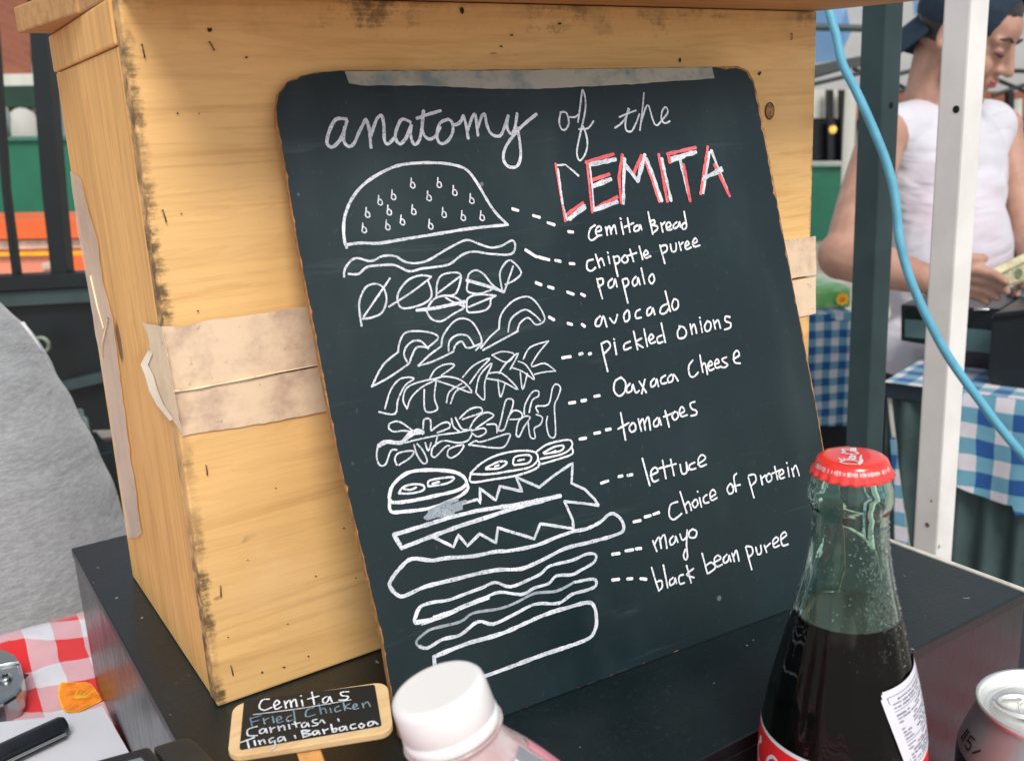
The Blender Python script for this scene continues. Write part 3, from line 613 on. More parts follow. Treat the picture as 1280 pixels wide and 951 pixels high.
DL = [('D', 'cemita bread', "0,85 28,93;103,118 135,127;175,153 208,164;277,198 300,200"), ('D', 'chipotle puree', "65,288 115,320 182,337;213,340 238,345;284,355 306,357"),
      ('D', 'papalo', "116,450 143,460;178,470 203,478;272,496 303,508;341,506 359,515"), ('D', 'avocado', "182,620 206,634;274,651 295,657;344,656 358,666"),
      ('D', 'pickled onions', "247,822 288,815;332,804 346,800;379,803 389,800"), ('F', 'Oaxaca cheese', "83,332 112,328;144,321 166,317;208,299 233,295"),
      ('F', 'tomatoes', "135,510 166,505;208,482 235,477;265,465 288,460"), ('F', 'lettuce', "241,728 276,716;327,695 346,692;372,690 395,685"),
      ('F', 'choice of protein', "402,919 436,912;457,895 486,888;500,882 528,872"), ('H', 'mayo', "177,525 213,520;243,508 280,502;294,498 320,495"),
      ('H', 'black bean puree', "177,652 211,648;252,647 276,645;317,645 346,648")]
for cv, nm, tx in DL:
    W_(cv, tx, 4.2, 'leader_dashes', 'row of chalk dashes pointing to '+nm, M_chalk_hi, False, .08)

# ------------------------------------------------------------------ small slate sign
sv = (.07628, .33545, -.22568)    # front-left corner, refined from the photograph
st_, sw, sh, sl_ = -.387, .063, .0314, 1.4577
SU = Vector((math.cos(st_), math.sin(st_), 0)); SNn = Vector((-math.sin(st_), math.cos(st_), 0))
SV = Vector((0, 0, math.cos(sl_)))+SNn*math.sin(sl_); SN = SU.cross(SV)
SO = CAM+Vector(sv)
sg = root('mini_sign', SO+SU*sw*.5, 'tiny wood framed slate sign reading Cemitas Fried Chicken below the crate corner', 'sign')
def rrect(w_, h_, r, k=5, o=(0, 0)):
    out = []
    for cx, cy, a0 in ((w_-r, h_-r, 0), (r, h_-r, 90), (r, r, 180), (w_-r, r, 270)):
        for j in range(k+1):
            a = R(a0+90*j/k); out.append((o[0]+cx+r*math.cos(a), o[1]+cy+r*math.sin(a)))
    return out
S3 = lambda u, v, off=0: SO+SU*u+SV*v+SN*off
MB().prism([S3(u, v, 0) for u, v in rrect(sw, sh, .0055)], SN, .003).build('frame', M_signwood, sg, .0006)
MB().prism([PP(280+x/3.9625, 711+y/3.9625, SO+SN*.0003, SN) for x, y in ((106,652),(738,571),(747,576),(780,768),(774,776),(86,893),(77,886),(98,660))], SN, .0002).build('slate', M_signblack, sg)
stx = SO+SU*sw*.47+SV*.002-SN*.0032
v = MB(); a0 = stx+SU*-.0045; a1 = stx+SU*.0045
dn = Vector((.002, -.012, -.0255))
MB().hexa([a0, a1, a1+SV*.0025, a0+SV*.0025, a0+dn, a1+dn, a1+dn+SV*.0025, a0+dn+SV*.0025]).build('stake', M_stake, sg, .0004)
def SPt(px, py): return PP(px, py, SO+SN*.0004, SN)
def swrite(txt, wpx, label, mat):
    ox, oy, k = CONV['S']; ink = Ink(lambda x, y: SPt(ox+x/k, oy+y/k), SN, .0002)
    for s_ in parse(txt): ink.line(s_, wpx*.00030, True, rag=.1)
    ink.build('chalk_word', mat, sg, label)
swrite("225,645 190,650 175,685 200,700 238,685;250,680 275,665 262,650 248,672 258,695 285,682;300,655 308,690;305,670 325,650 335,685;333,665 352,645 362,682;385,650 392,680;381,628 383,630;435,610 448,672;415,645 470,630;510,632 490,645 495,665 515,655 522,632 535,660;618,608 580,612 585,628 615,632 605,648 570,650", 2.3, 'white handwritten word Cemitas', M_chalk_hi)
swrite("145,722 400,688 630,648", 1.5, 'chalk underline below Cemitas', M_chalk)
swrite("130,738 140,780;128,742 185,726;135,760 172,750;195,740 202,768;200,750 222,738;240,730 248,762;238,712 240,714;262,750 285,742 275,730 262,742 268,762 292,755;335,725 312,738 315,757 340,748;345,700 352,752", 2.2, 'dim blue handwritten word Fried', M_chalk_dim)
swrite("445,688 410,700 408,732 452,722;470,668 482,720;478,700 498,690 508,715;525,690 532,712;523,670 525,672;570,680 550,690 555,708 580,700;590,655 600,702;622,668 598,685 632,693;640,685 660,678 650,668 640,680 645,695 668,690;685,665 692,688;690,675 710,658 725,682", 2.2, 'dim blue handwritten word Chicken', M_chalk_dim)
swrite("165,780 120,795 120,825 165,825;195,790 178,800 180,815 200,808 205,790 214,812;228,785 235,810;232,795 252,785;268,778 275,802;272,790 295,775 302,798;320,770 326,792;318,752 320,755;350,755 360,785;338,770 378,762;400,760 385,770 390,785 408,776 412,760 422,780;460,745 440,750 445,762 465,765 458,775 438,778;475,760 485,748 500,765;565,742 570,755", 2.3, 'white handwritten word Carnitas', M_chalk)
swrite("82,860 150,835;115,850 125,888;150,850 156,875;148,832 150,834;172,850 180,870;178,858 195,845 205,865;245,835 225,845 230,862 250,850 252,880 235,895;285,830 268,840 272,855 290,845 295,830 305,852;350,825 355,838", 2.3, 'white handwritten word Tinga', M_chalk)
swrite("385,800 395,835;388,800 425,800 395,815 435,818 398,832;455,800 440,808 445,822 460,815 465,800 475,818;490,795 498,815;495,802 515,792;530,770 540,808;538,795 558,790 555,805 540,808;590,780 572,788 578,802 595,795 600,778 610,798;650,768 628,775 632,792 655,788;680,765 668,778 682,788 695,775 680,765;735,755 715,762 718,778 738,770 742,755 762,770", 2.5, 'white handwritten word Barbacoa', M_chalk)

# ------------------------------------------------------------------ glass cola bottle
BC = Vector((.2885, .2222, ZT))                       # bottle axis foot on the table
ZCAP = ZC-.1243                                       # top of the crown cap
BH = ZCAP-ZT
_m = MT('green_bottle_glass'); _m.set(base=(.70, .90, .81), rough=.015, trans=1., ior=1.38)
M_glass = _m.m
_m = MT('cola_liquid'); _m.set(base=(.003, .002, .002), rough=.4, spec=.0)
M_cola = _m.m
_m = MT('cola_surface'); _m.set(base=(.06, .055, .04), rough=.08, spec=.6)
M_colatop = _m.m
_m = MT('water_drop'); _m.set(base=(.95, .98, .97), rough=.02, trans=1., ior=1.33); M_drop = _m.m
M_red = plain('red_label_print', (.78, .020, .022), .38, .04, 20)
M_redcap = plain('red_cap_enamel', (.80, .035, .025), .24, .06, 50, coat=.5)
M_white_print = plain('white_print', (.72, .73, .75), .5, .04, 60)
M_label = plain('white_back_label', (.66, .67, .74), .55, .03, 60)
M_ink = plain('fine_print_ink', (.22, .22, .27), .7, .3, 400)
# (depth below cap top, outer radius)
prof = [(.0035,.0118),(.0062,.0134),(.0085,.0141),(.0115,.0147),(.0140,.0154),(.0165,.0155),(.0185,.0150),(.0205,.0142),(.0230,.0139),(.0300,.0141),(.0380,.0149),(.0450,.0160),(.0520,.0174),(.0600,.0193),(.0680,.0214),(.0760,.0234),(.0850,.0257),(.0950,.0280),(.1050,.0299),(.1150,.0313),(.1250,.0322),(.1450,.0325),(.1620,.0325),(.1750,.0300),(.1900,.0290),(.2050,.0300),(.2200,.0318),(.2300,.0312)]
_cp = catmull(prof, 3)
def brad(dep):
    for (a, ra), (b_, rb) in zip(_cp, _cp[1:]):
        if a <= dep <= b_: return ra+(rb-ra)*(dep-a)/(b_-a+1e-9)
    return _cp[-1][1]
outer = [(r, BH-d) for d, r in _cp]
outer += [(.0290, .0005), (.020, .0), (.0001, .0022)]
def flut(a, z):
    d = BH-z; k = max(0, min(1, (d-.035)/.03))*max(0, min(1, (.120-d)/.02))
    return 1+.010*k*math.cos(16*a)
bt = root('cola_bottle', BC, 'glass cola bottle with red crown cap standing in front of the chalkboard corner', 'bottle')
TB = Matrix.Translation(BC)
MB().lathe(outer[::-1], 96, TB, rf=flut).build('glass', M_glass, bt)
wall = .0021
LIQ = .0640
inner = [(r-wall, BH-d) for d, r in _cp if d > .004] + [(.026, .006), (.0001, .007)]
# inner air wall above the liquid (faces inward), liquid body below, touching the inner wall
air = [(r, z) for r, z in inner if BH-z <= LIQ+.0001] + [(brad(LIQ)-wall, BH-LIQ)]
MB().lathe(air, 96, TB, rf=flut).build('inner_wall', M_glass, bt)
MB().lathe([(.0001, BH-.0042), (air[0][0], BH-.0041)], 48, TB).build('neck_seal', M_redcap, bt)
liq = [(.0001, BH-LIQ)] + [(brad(LIQ)*f, BH-LIQ) for f in (.3, .6, .8)] + [(brad(LIQ)-wall-.0009, BH-LIQ+.0001), (brad(LIQ)-wall-.0001, BH-LIQ+.0008)]
liqb = [(brad(d)-.0009, BH-d) for d in [LIQ+.0015+i*(.228-LIQ)/50 for i in range(50)]] + [(.026, .004), (.0001, .004)]
b = MB().lathe(liq, 96, TB); b.lathe([liq[-1]]+liqb, 96, TB, mi=1, rf=flut)
b.build('cola', [M_colatop, M_cola], bt)
# crown cap
def crown(a, z):
    d = BH-z; k = max(0, min(1, (d-.0030)/.0034)); return 1+k*(.035*math.cos(21*a)+.010)
cp = [(.0001, BH), (.0060, BH), (.0095, BH-.0001), (.0117, BH-.0004), (.0126, BH-.0011), (.0131, BH-.0022), (.0135, BH-.0034), (.0140, BH-.0047), (.0145, BH-.0060), (.0147, BH-.0067), (.0143, BH-.0068), (.0141, BH-.0050), (.0132, BH-.0030)]
cap = MB().lathe(cp[::-1], 168, TB, rf=crown).build('crown_cap', M_redcap, bt)
# script lettering on the cap, running away from the camera
vd = Vector((BC.x, BC.y, 0)).normalized(); vr = Vector((vd.y, -vd.x, 0))
CT = BC+Vector((0, 0, BH)) - vr*.0012
def capmap(x, y):   # x along text, y up of text; text reads away from camera
    return CT + vd*(x*.000165-.0103) - vr*(y*.00019-.0012) + Vector((0, 0, .00035 - .0003*max(0, (abs(x-52)-35)/30)))
ink = Ink(capmap, Vector((0, 0, 1)), .0001)
for st in parse("18,14 10,22 2,14 0,0 4,-12 14,-12 22,-4;18,14 22,20 30,24;0,-12 10,-16 30,-14 60,-16;28,-2 22,-2 22,8 28,8 30,0 34,-6;42,4 36,6 36,-4 42,-5;50,4 45,4 45,-4 50,-4 52,4 54,-5;58,2 62,2;80,14 72,20 66,12 65,0 68,-8 76,-10 82,-4;80,14 90,20 100,16;88,4 84,2 84,-5 90,-5 92,2 88,4;98,18 96,4 98,-6 102,-4;108,4 103,4 103,-4 108,-4 110,4 113,-5;0,-13 20,-18 45,-14;24,12 32,16"):
    ink.line([p for p in st], .00062, True, rag=.05)
o = ink.build('cap_lettering', M_white_print, bt, 'white Coca-Cola script on the red cap')
o.parent = bt
# fine print ring on the cap skirt
b = MB(); aa = math.atan2(-BC.y, -BC.x)
for i in range(64):
    a = aa-1.25+i*2.5/63
    if random.random() < .16: continue
    h = random.uniform(.0004, .0009); dd_ = .00285
    for k in (0, 1):
        ra = brad(.01)*0+.01395*1.0
    def cpt(an, dep):
        # radius on skirt
        for (ra_, za), (rb_, zb) in zip(cp, cp[1:]):
            if BH-za <= dep <= BH-zb: rr = ra_+(rb_-ra_)*((dep-(BH-za))/((BH-zb)-(BH-za)+1e-9)); break
        else: rr = .0138
        rr = rr*crown(an, BH-dep)+.00012
        return BC+Vector((rr*math.cos(an), rr*math.sin(an), BH-dep))
    w2 = random.uniform(.008, .016)
    b.add([cpt(a-w2, dd_-h), cpt(a+w2, dd_-h), cpt(a+w2*.7, dd_+h), cpt(a-w2*.7, dd_+h)], [(0, 1, 2, 3)])
b.build('skirt_print', M_white_print, bt)['label'] = 'tiny white print round the cap skirt'
# red front label
def ring(d0, d1, off, n=6): return [(brad(d0+(d1-d0)*i/n)+off, BH-(d0+(d1-d0)*i/n)) for i in range(n+1)][::-1]
MB().lathe(ring(.1135, .1560, .0003), 96, TB).build('red_label', M_red, bt)
MB().lathe(ring(.1119, .1135, .00036, 2), 96, TB).build('label_border', M_white_print, bt)
def cyl(an, dep, off): rr = brad(dep)+off; return BC+Vector((rr*math.cos(an), rr*math.sin(an), BH-dep))
a_cam = math.atan2(-BC.y, -BC.x)      # direction from axis to camera
# angle increasing = counterclockwise seen from above = towards image right
class Cyl:
    def __init__(s, off): s.off = off
    def __call__(s, x, y): return cyl(a_cam+x, y, s.off)
b = MB()
for (a0, d0, rr_) in ((-1.25, .1188, .0016),):
    n = 16; ce = cyl(a_cam+a0, d0, .0005); rg = [cyl(a_cam+a0+rr_/.034*math.cos(k*.3927), d0+rr_*math.sin(k*.3927), .0005) for k in range(16)]
    b.add([ce]+rg, [(0, 1+(k+1) % 16, 1+k) for k in range(16)])
pts = catmull([(-1.22,.1188),(-1.32,.122),(-1.30,.127),(-1.18,.129),(-1.0,.127),(-.85,.123),(-.8,.1195),(-.9,.119),(-1.0,.123),(-.95,.128),(-.8,.130),(-.6,.126)], 6)
for (x0, y0), (x1, y1) in zip(pts, pts[1:]):
    tt = Vector(((x1-x0)*.034, y1-y0)); L = tt.length or 1e-6; nx, ny = -tt.y/L*.0007, tt.x/L*.0007
    b.add([cyl(a_cam+x0+nx/.034, y0+ny, .0005), cyl(a_cam+x1+nx/.034, y1+ny, .0005), cyl(a_cam+x1-nx/.034, y1-ny, .0005), cyl(a_cam+x0-nx/.034, y0-ny, .0005)], [(0, 1, 2, 3)])
b.build('label_script', M_white_print, bt)['label'] = 'white script on the red label'
# nutrition label, a patch on the flank
LA0, LA1, LD0, LD1 = .49, 1.80, .0795, .1125
def lp(u, v, off):    # u 0..1 across, v 0..1 down; lower on the left, as stuck on skewed
    return cyl(a_cam+LA0+(LA1-LA0)*u+.36*v, LD0+(LD1-LD0)*v + .004*(1-u), off)
b = MB(); NU, NV = 48, 40; vs = [lp(i/NU, j/NV, .0006) for j in range(NV+1) for i in range(NU+1)]
fs = []
for j in range(NV):
    for i in range(NU):
        u, v = (i+.5)/NU, (j+.5)/NV
        du = min(u, 1-u)*LAW if False else min(u, 1-u)*.040; dv = min(v, 1-v)*.030
        if du < .0036 and dv < .0036 and (.0036-du)**2+(.0036-dv)**2 > .0036**2: continue
        fs.append((j*(NU+1)+i, (j+1)*(NU+1)+i, (j+1)*(NU+1)+i+1, j*(NU+1)+i+1))
b.add(vs, fs, 0, True).build('back_label', M_label, bt)
b = MB()
def strip(u0, u1, v0, v1):
    n = max(1, int((u1-u0)*16)); vs = [lp(u0+(u1-u0)*i/n, v, .0009) for v in (v0, v1) for i in range(n+1)]
    b.add(vs, [(i, n+1+i, n+2+i, i+1) for i in range(n)])
strip(.07, .93, .07, .078); strip(.07, .93, .93, .938); strip(.07, .08, .07, .93); strip(.92, .93, .07, .93)
for r_ in range(19):
    v0 = .115+r_*.0425; u = .11
    if r_ in (3, 12): strip(.1, .9, v0, v0+.007); continue
    while u < .86:
        L = random.uniform(.03, .13)
        if random.random() < (.85 if not (9 > r_ > 6 and u < .3) else .2): strip(u, min(.89, u+L), v0, v0+random.uniform(.014, .022))
        u += L+random.uniform(.01, .03)
b.build('fine_print', M_ink, bt)['label'] = 'rows of tiny grey nutrition print'
# condensation
b = MB(); icov, icof = [], []
bm = bmesh.new(); bmesh.ops.create_icosphere(bm, subdivisions=1, radius=1); icov = [v.co.copy() for v in bm.verts]; icof = [tuple(v.index for v in f.verts) for f in bm.faces]; bm.free()
for i in range(2200):
    dep = random.uniform(.024, .078)
    a = random.gauss(.95, .33) if i < 1900 else random.uniform(-1.5, 1.5)
    if i < 1900 and abs(a-.95) > .8: continue
    if dep > .062 and random.random() < .7: continue
    r_ = random.choice((.00013, .00016, .0002, .00025, .0003, .0004)); c0 = cyl(a_cam+a, dep, .0001)
    nrm = Vector((math.cos(a_cam+a), math.sin(a_cam+a), 0)); b.add([c0+v_*r_ for v_ in icov], icof, 0, True)
b.build('condensation', M_drop, bt)['kind'] = 'stuff'

# ------------------------------------------------------------------ white capped plastic bottle
ax = Vector((-.22, .15, 1)).normalized()
foot = Vector((.1205, .180, ZT+.0065)); Hb = .2040
topc = CAM+Vector((.1118, .2255, -.1545))
foot = topc-ax*Hb
Q = ax.to_track_quat('Z', 'Y').to_matrix().to_4x4(); Q.translation = foot
pb_ = root('drink_bottle', foot, 'plastic drink bottle with plain white screw cap and pale pink contents', 'bottle')
M_cap = plain('white_plastic_cap', (.80, .80, .79), .42, .02, 20, sss=.0)
_m = MT('pink_plastic_bottle'); _v = _m.obj(); _n = _m.noise(_m.obj(scale=(1, 1, .35)), 60, 4, .6, 1.5)
_m.set(base=_m.mix(_m.ramp(_n, .35, .65), (.78, .52, .53), (.92, .86, .85)), rough=.10, spec=.7, coat=.5, trans=.45); M_pink = _m.m
_m = MT('bottle_print_grey'); _n = _m.noise(_m.obj(), 90, 3)
_m.set(base=_m.mix(_n, (.12, .13, .15), (.32, .33, .38)), rough=.3); M_pgrey = _m.m
bp = [(.0001, 0), (.027, 0), (.031, .004), (.0325, .012), (.0325, .060), (.0312, .075), (.0325, .092), (.0328, .135), (.0318, .150), (.0280, .160), (.0215, .172), (.0160, .180), (.0134, .1855), (.0134, .1878), (.0150, .1882), (.0150, .1892), (.0130, .1896), (.0125, .2010)]
bpc = catmull(bp, 3)
MB().lathe(bpc[::-1][::-1], 64, Q).build('body', M_pink, pb_)
cc_ = [(.0140, Hb-.0150), (.0145, Hb-.0146), (.0145, Hb-.0120), (.0140, Hb-.0116), (.0140, Hb-.0110), (.0143, Hb-.0106), (.0141, Hb-.0028), (.0138, Hb-.0012), (.0130, Hb-.0003), (.0122, Hb), (.0115, Hb), (.0100, Hb), (.0080, Hb), (.0001, Hb)]
MB().lathe(cc_, 120, Q, rf=lambda a, z: 1+(.006*math.cos(60*a) if Hb-.0108 > z-.0001 and z < Hb-.003 and z > Hb-.0112 else 0)).build('screw_cap', M_cap, pb_)
def bR(z):
    for (ra, za), (rb, zb) in zip(bpc, bpc[1:]):
        if za <= z <= zb: return ra+(rb-ra)*(z-za)/(zb-za+1e-9)
    return .03
def patch(a0, a1, z0_, z1_, name, mat, off=.0004, skew=0):
    b = MB(); n, m_ = 10, 8; vs = []
    for j in range(m_+1):
        for i in range(n+1):
            z = z0_+(z1_-z0_)*j/m_; a = a0+(a1-a0)*i/n + skew*j/m_
            vs.append(Q @ Vector(((bR(z)+off)*math.cos(a), (bR(z)+off)*math.sin(a), z)))
    b.add(vs, [(j*(n+1)+i, j*(n+1)+i+1, (j+1)*(n+1)+i+1, (j+1)*(n+1)+i) for j in range(m_) for i in range(n)], 0, True)
    return b.build(name, mat, pb_)
_cl = Q.inverted() @ CAM; ab = math.atan2(_cl.y, _cl.x)
patch(ab+.80, ab+1.35, .160, .1790, 'printed_band', M_pgrey, skew=-.1)
patch(ab+.10, ab+.74, .152, .1720, 'printed_band', plain('bottle_print_blue', (.22, .27, .38), .3, .3, 60), skew=-.1)
patch(ab+.96, ab+1.01, .160, .1790, 'printed_line', M_white_print, .0006, -.1)
patch(ab+1.45, ab+1.75, .130, .176, 'printed_band', plain('bottle_print_pink', (.72, .30, .36), .3, .2, 60), skew=-.1)

# ------------------------------------------------------------------ drink can
KC = Vector((.3655, .1815, ZT)); KT = Matrix.Translation(KC); KH = .122
kn = root('drink_can', KC, 'unopened silver drink can standing at the right corner of the table', 'can')
_m = MT('can_paint'); _n = _m.noise(_m.obj(), 40, 3)
_m.set(base=_m.mix(_n, (.30, .33, .34), (.40, .43, .44)), rough=.33, metal=.6); M_can = _m.m
_m = MT('can_dark_paint'); _m.set(base=(.02, .045, .06), rough=.25, metal=.3); M_cand = _m.m
_m = MT('can_aluminium'); _n = _m.noise(_m.obj(scale=(3, 120, 3)), 8, 3)
_m.set(base=_m.mix(_n, (.86, .86, .83), (.93, .93, .90)), rough=.42, metal=1.); _m.bump(_n, .05, .0002); M_alu = _m.m
b = MB().lathe([(.0001, .004), (.020, .002), (.026, 0), (.0330, .008), (.0331, .094), (.0327, .099), (.0312, .104), (.0290, .110), (.0268, .1155), (.0262, .1180)], 72, KT)
b.build('body', M_can, kn)
MB().lathe([(.0332, .010), (.03325, .0935), (.0328, .0985)], 72, KT).build('dark_band', M_cand, kn)
MB().lathe([(.0262, .1178), (.0270, .1195), (.0274, .1210), (.0268, .1220), (.0258, .1216), (.0252, .1195), (.0246, .1165), (.0236, .1155), (.0226, .1162), (.0216, .1172), (.0210, .1172), (.0200, .1170), (.0120, .1170), (.0001, .1170)], 72, KT).build('lid', M_alu, kn)
kd = math.atan2(-KC.y, -KC.x)-1.45
tb = MB(); tc = KC+Vector((0, 0, .1184)); td = Vector((math.cos(kd), math.sin(kd), 0)); tn = Vector((-td.y, td.x, 0))
ringp = [tc+td*(.0070+.0122*math.cos(a*.3142))+tn*(.0078*math.sin(a*.3142))+Vector((0, 0, .0006)) for a in range(21)]
tb.tube(ringp, .0013, 8, caps=False).build('pull_tab', M_alu, kn)
MB().lathe([(.0032, .1176), (.0032, .1192), (.0001, .1194)], 16, Matrix.Translation(KC)).build('rivet', M_alu, kn)
tb = MB(); tb.tube([tc+td*(.012*math.cos(a*.3142)-.001)+tn*(.012*math.sin(a*.3142)) +Vector((0, 0, -.0008)) for a in range(21)], .0006, 6, caps=False).build('scored_opening', M_alu, kn)
b = MB()
kl = math.atan2(-KC.y, -KC.x)-.95
def kcyl(x, y):  # on shoulder
    z = .1045+y; rr = .0312-(z-.104)*.36+.0003; a = kl+x/.031
    return KC+Vector((rr*math.cos(a), rr*math.sin(a), z))
ik = Ink(kcyl, Vector((math.cos(kl), math.sin(kl), .3)).normalized(), .0001)
for st in ("-.010,-.002 -.0085,.0035", "-.0082,-.002 -.0067,.0035", "-.001,.0035 -.0045,.003 -.004,.001 -.0015,.0006 -.002,-.0018 -.005,-.0016", "-.0055,.0004 -.0025,.0012", "0.001,-.001 .004,.002"):
    ik.line([tuple(float(k) for k in p.split(',')) for p in st.split()], .0008, True, rag=.05)
ik.build('black_lettering', M_signblack, kn, 'black print on the can shoulder')

# ------------------------------------------------------------------ small things at the left front
pe = PZ(83, 905, ZT+.0190)-Vector((0, 0, .0190)); pz = PZ(-40, 963, ZT+.0190)-Vector((0, 0, .0190))
up_ = Vector((0, 0, .0190)); dirp = (pz-pe).normalized()
pn = root('marker_pen', pe, 'thick black marker pen lying on the white paper', 'pen')
MB().tube([pe+up_, pe+dirp*.0006+up_, pe+dirp*.003+up_, pe+dirp*.05+up_, pe+dirp*.052+up_, pe+dirp*.12+up_], [.0035, .0052, .0064, .0068, .0074, .0074], 24).build('barrel', M_black_plastic, pn)
sdv = dirp.cross(Vector((0, 0, 1))).normalized()
if sdv.dot(RT) < 0: sdv = -sdv
cl = [pe+dirp*s_+up_+sdv*.0078-Vector((0, 0, .001)) for s_ in (.004, .03, .055)]
MB().tube(cl, .0011, 8).build('clip', M_steel, pn)

top = [(-60,806),(5,811),(17,816),(25,826),(29,842),(27,858),(20,868),(4,878),(-30,886),(-60,890)]
kp = PZ(0, 850, ZT)
ck = root('steel_clamp', kp, 'rounded steel clamp with a cross head screw on the checked cloth', 'clamp')
zt_ = ZT+.019
poly = [PZ(x, y, zt_) for x, y in top]
MB().prism(poly, (0, 0, 1), .0165).build('clamp_block', M_steel, ck, .0025)
mp_ = [PZ(x, y, zt_+.001) for x, y in ((-60,836),(-10,834),(10,829),(24,827))]
MB().tube(mp_, .0014, 8).build('clamp_ridge', M_steel, ck)
sp_ = PZ(7, 847, zt_+.001); Ts = Matrix.Translation(sp_)
sh_ = MB().lathe([(.0042, -.001), (.0042, .0004), (.0034, .0014), (.0001, .0019)], 24, Ts).build('screw_head', M_steel, ck)
b = MB().box((-.0022, -.0004, .0016), (.0022, .0004, .0021), Ts @ Matrix.Rotation(.6, 4, 'Z')).box((-.0004, -.0022, .00161), (.0004, .0022, .0022), Ts @ Matrix.Rotation(.6, 4, 'Z'))
o = b.build('screw_slot', M_hole, sh_); bpy_off[o.name] = bpy_off['screw_head'] if 'screw_head' in bpy_off else Vector()

cz = ZB+.0225
cs = root('card_reader', PZ(200, 960, cz), 'black card reader with small grey screen beside the riser corner', 'card reader')
p1 = [PZ(x, y, cz) for x, y in ((109,952),(186,931),(198,945),(232,995),(236,1010),(120,1030),(100,985))]
MB().prism(p1, (0, 0, 1), .018).build('reader_body', M_black_plastic, cs, .0018)
p2 = [PZ(x, y, cz-.001) for x, y in ((190,932),(229,920),(238,921),(247,927),(280,960),(300,985),(244,1005),(200,945))]
MB().prism(p2, (0, 0, 1), .018).build('battery_cover', M_rubber, cs, .0018)
p3 = [PZ(x, y, cz+.0006) for x, y in ((153,952),(176,946),(184,954),(196,975),(165,982))]
MB().prism(p3, (0, 0, 1), .0008).build('screen', M_screen, cs)

# ------------------------------------------------------------------ tent legs and cable
def pole(px, py, d, s, name, label, mat, zt, holes):
    c = P(px, py, d); r = root(name, Vector((c.x, c.y, 0)), label, 'tent leg', 'square tent legs beside the table')
    MB().box((c.x-s/2, c.y-s/2, .004), (c.x+s/2, c.y+s/2, zt)).build('post', mat, r, .0022)
    MB().box((c.x-.04, c.y-.04, .0), (c.x+.04, c.y+.04, .0035)).build('foot_plate', mat, r)
    for (hx, hy, rad, mt, nm) in holes:
        q = PY(hx, hy, c.y-s/2-.0003); k = 14
        b = MB().add([q]+[q+Vector((rad*math.cos(i*2*math.pi/k), 0, rad*math.sin(i*2*math.pi/k))) for i in range(k)], [(0, 1+(i+1) % k, 1+i) for i in range(k)])
        b.build(nm, mt, r)
    return r
pw = pole(1187, 345, .95, .0277, 'tent_leg', 'white square tent leg with a bolt hole just behind the riser', M_pole_w, 2.6, [(1174, 683, .0020, plain('pole_screw_metal', (.35, .34, .36), .4, .2, 60), 'screw')])
def xhole(r, cx, hx, hy, rad, mt, nm):
    q = PX(hx, hy, cx); k = 14
    MB().add([q]+[q+Vector((0, -rad*math.cos(i*2*math.pi/k), rad*math.sin(i*2*math.pi/k))) for i in range(k)], [(0, 1+(i+1) % k, 1+i) for i in range(k)]).build(nm, mt, r)
pc = P(1187, 345, .95)
xhole(pw, pc.x-.0277/2-.0003, 1195, 137, .0035, M_hole, 'bolt_hole')
xhole(pw, pc.x-.0277/2-.0003, 1159, 656, .0026, M_rust, 'rust_spot')
xhole(pw, pc.x-.0277/2-.0003, 1164, 626, .0012, M_rust, 'rust_spot')
pg = pole(1092, 280, 1.05, .0287, 'tent_leg', 'dark grey square tent leg behind the blue cable', M_pole_g, 2.6, [(1114, 132, .0034, M_hole, 'bolt_hole')])
cpx = [(1029,-25),(1033,-2),(1038,20),(1046,48),(1053,80),(1068,110),(1083,142),(1096,172),(1108,203),(1117,236),(1121,265),(1124,298),(1134,338),(1148,374),(1163,405),(1180,437),(1199,466),(1222,497),(1248,532),(1280,570),(1320,612),(1400,690)]
dd0 = .86
b = MB().tube(catmull([tuple(P(x, y, dd0-.0*i)) for i, (x, y) in enumerate(cpx)], 4), .0039, 14)
o = b.build('power_cable', M_cable); tag(o, 'light blue cable hanging across the two tent legs', 'cable')

# ================================================================== BACKGROUND
FH = Vector((-math.sin(YAW), math.cos(YAW), 0))          # horizontal viewing direction
RH = Vector((math.cos(YAW), math.sin(YAW), 0))
def V(px, py, D): return PP(px, py, CAM+FH*D, FH)        # point on the upright plane D metres ahead
def quadbox(poly, D, th, b=None):
    b = b or MB()
    b.prism([V(x, y, D) for x, y in poly], -FH, th); return b
def box_obj(name, poly, D, th, mat, parent=None, bevel=0): return quadbox(poly, D, th).build(name, mat, parent, bevel)
def rod(name, p, rad, mat, parent=None, n=10): return MB().tube(p, rad, n).build(name, mat, parent)

M_blackmetal = plain('black_fence_metal', (.004, .007, .009), .45, .3, 10)
M_greymetal = plain('grey_fence_metal', (.035, .055, .06), .5, .2, 10)
M_brickw = None
_m = MT('brick_wall'); _bt = _m.t.nodes.new('ShaderNodeTexBrick'); _v = _m.obj(rot=(R(90), 0, YAW), scale=(1, 1, 1))
_m.link(_v, _bt.inputs['Vector']); _bt.inputs['Scale'].default_value = 4.5
for k_, c_ in (('Color1', (.28, .095, .055, 1)), ('Color2', (.24, .08, .048, 1)), ('Mortar', (.26, .11, .07, 1))): _bt.inputs[k_].default_value = c_
_m.set(base=_bt.outputs[0], rough=.9); M_brick = _m.m
M_cream = plain('cream_stone', (.62, .62, .55), .8, .12, 4)
M_green = plain('green_hoarding', (.012, .13, .075), .55, .2, 2)
M_dgreen = plain('dark_green_awning', (.012, .045, .032), .7, .2, 3)
M_orangeb = plain('orange_plastic', (.86, .15, .035), .4, .12, 4)
M_pinkor = plain('faded_orange_plastic', (.80, .27, .17), .45, .15, 4)
M_yel = plain('yellow_stripe', (.90, .45, .02), .5, .1)
M_wht = plain('white_canvas', (.88, .87, .82), .8, .06, 2)
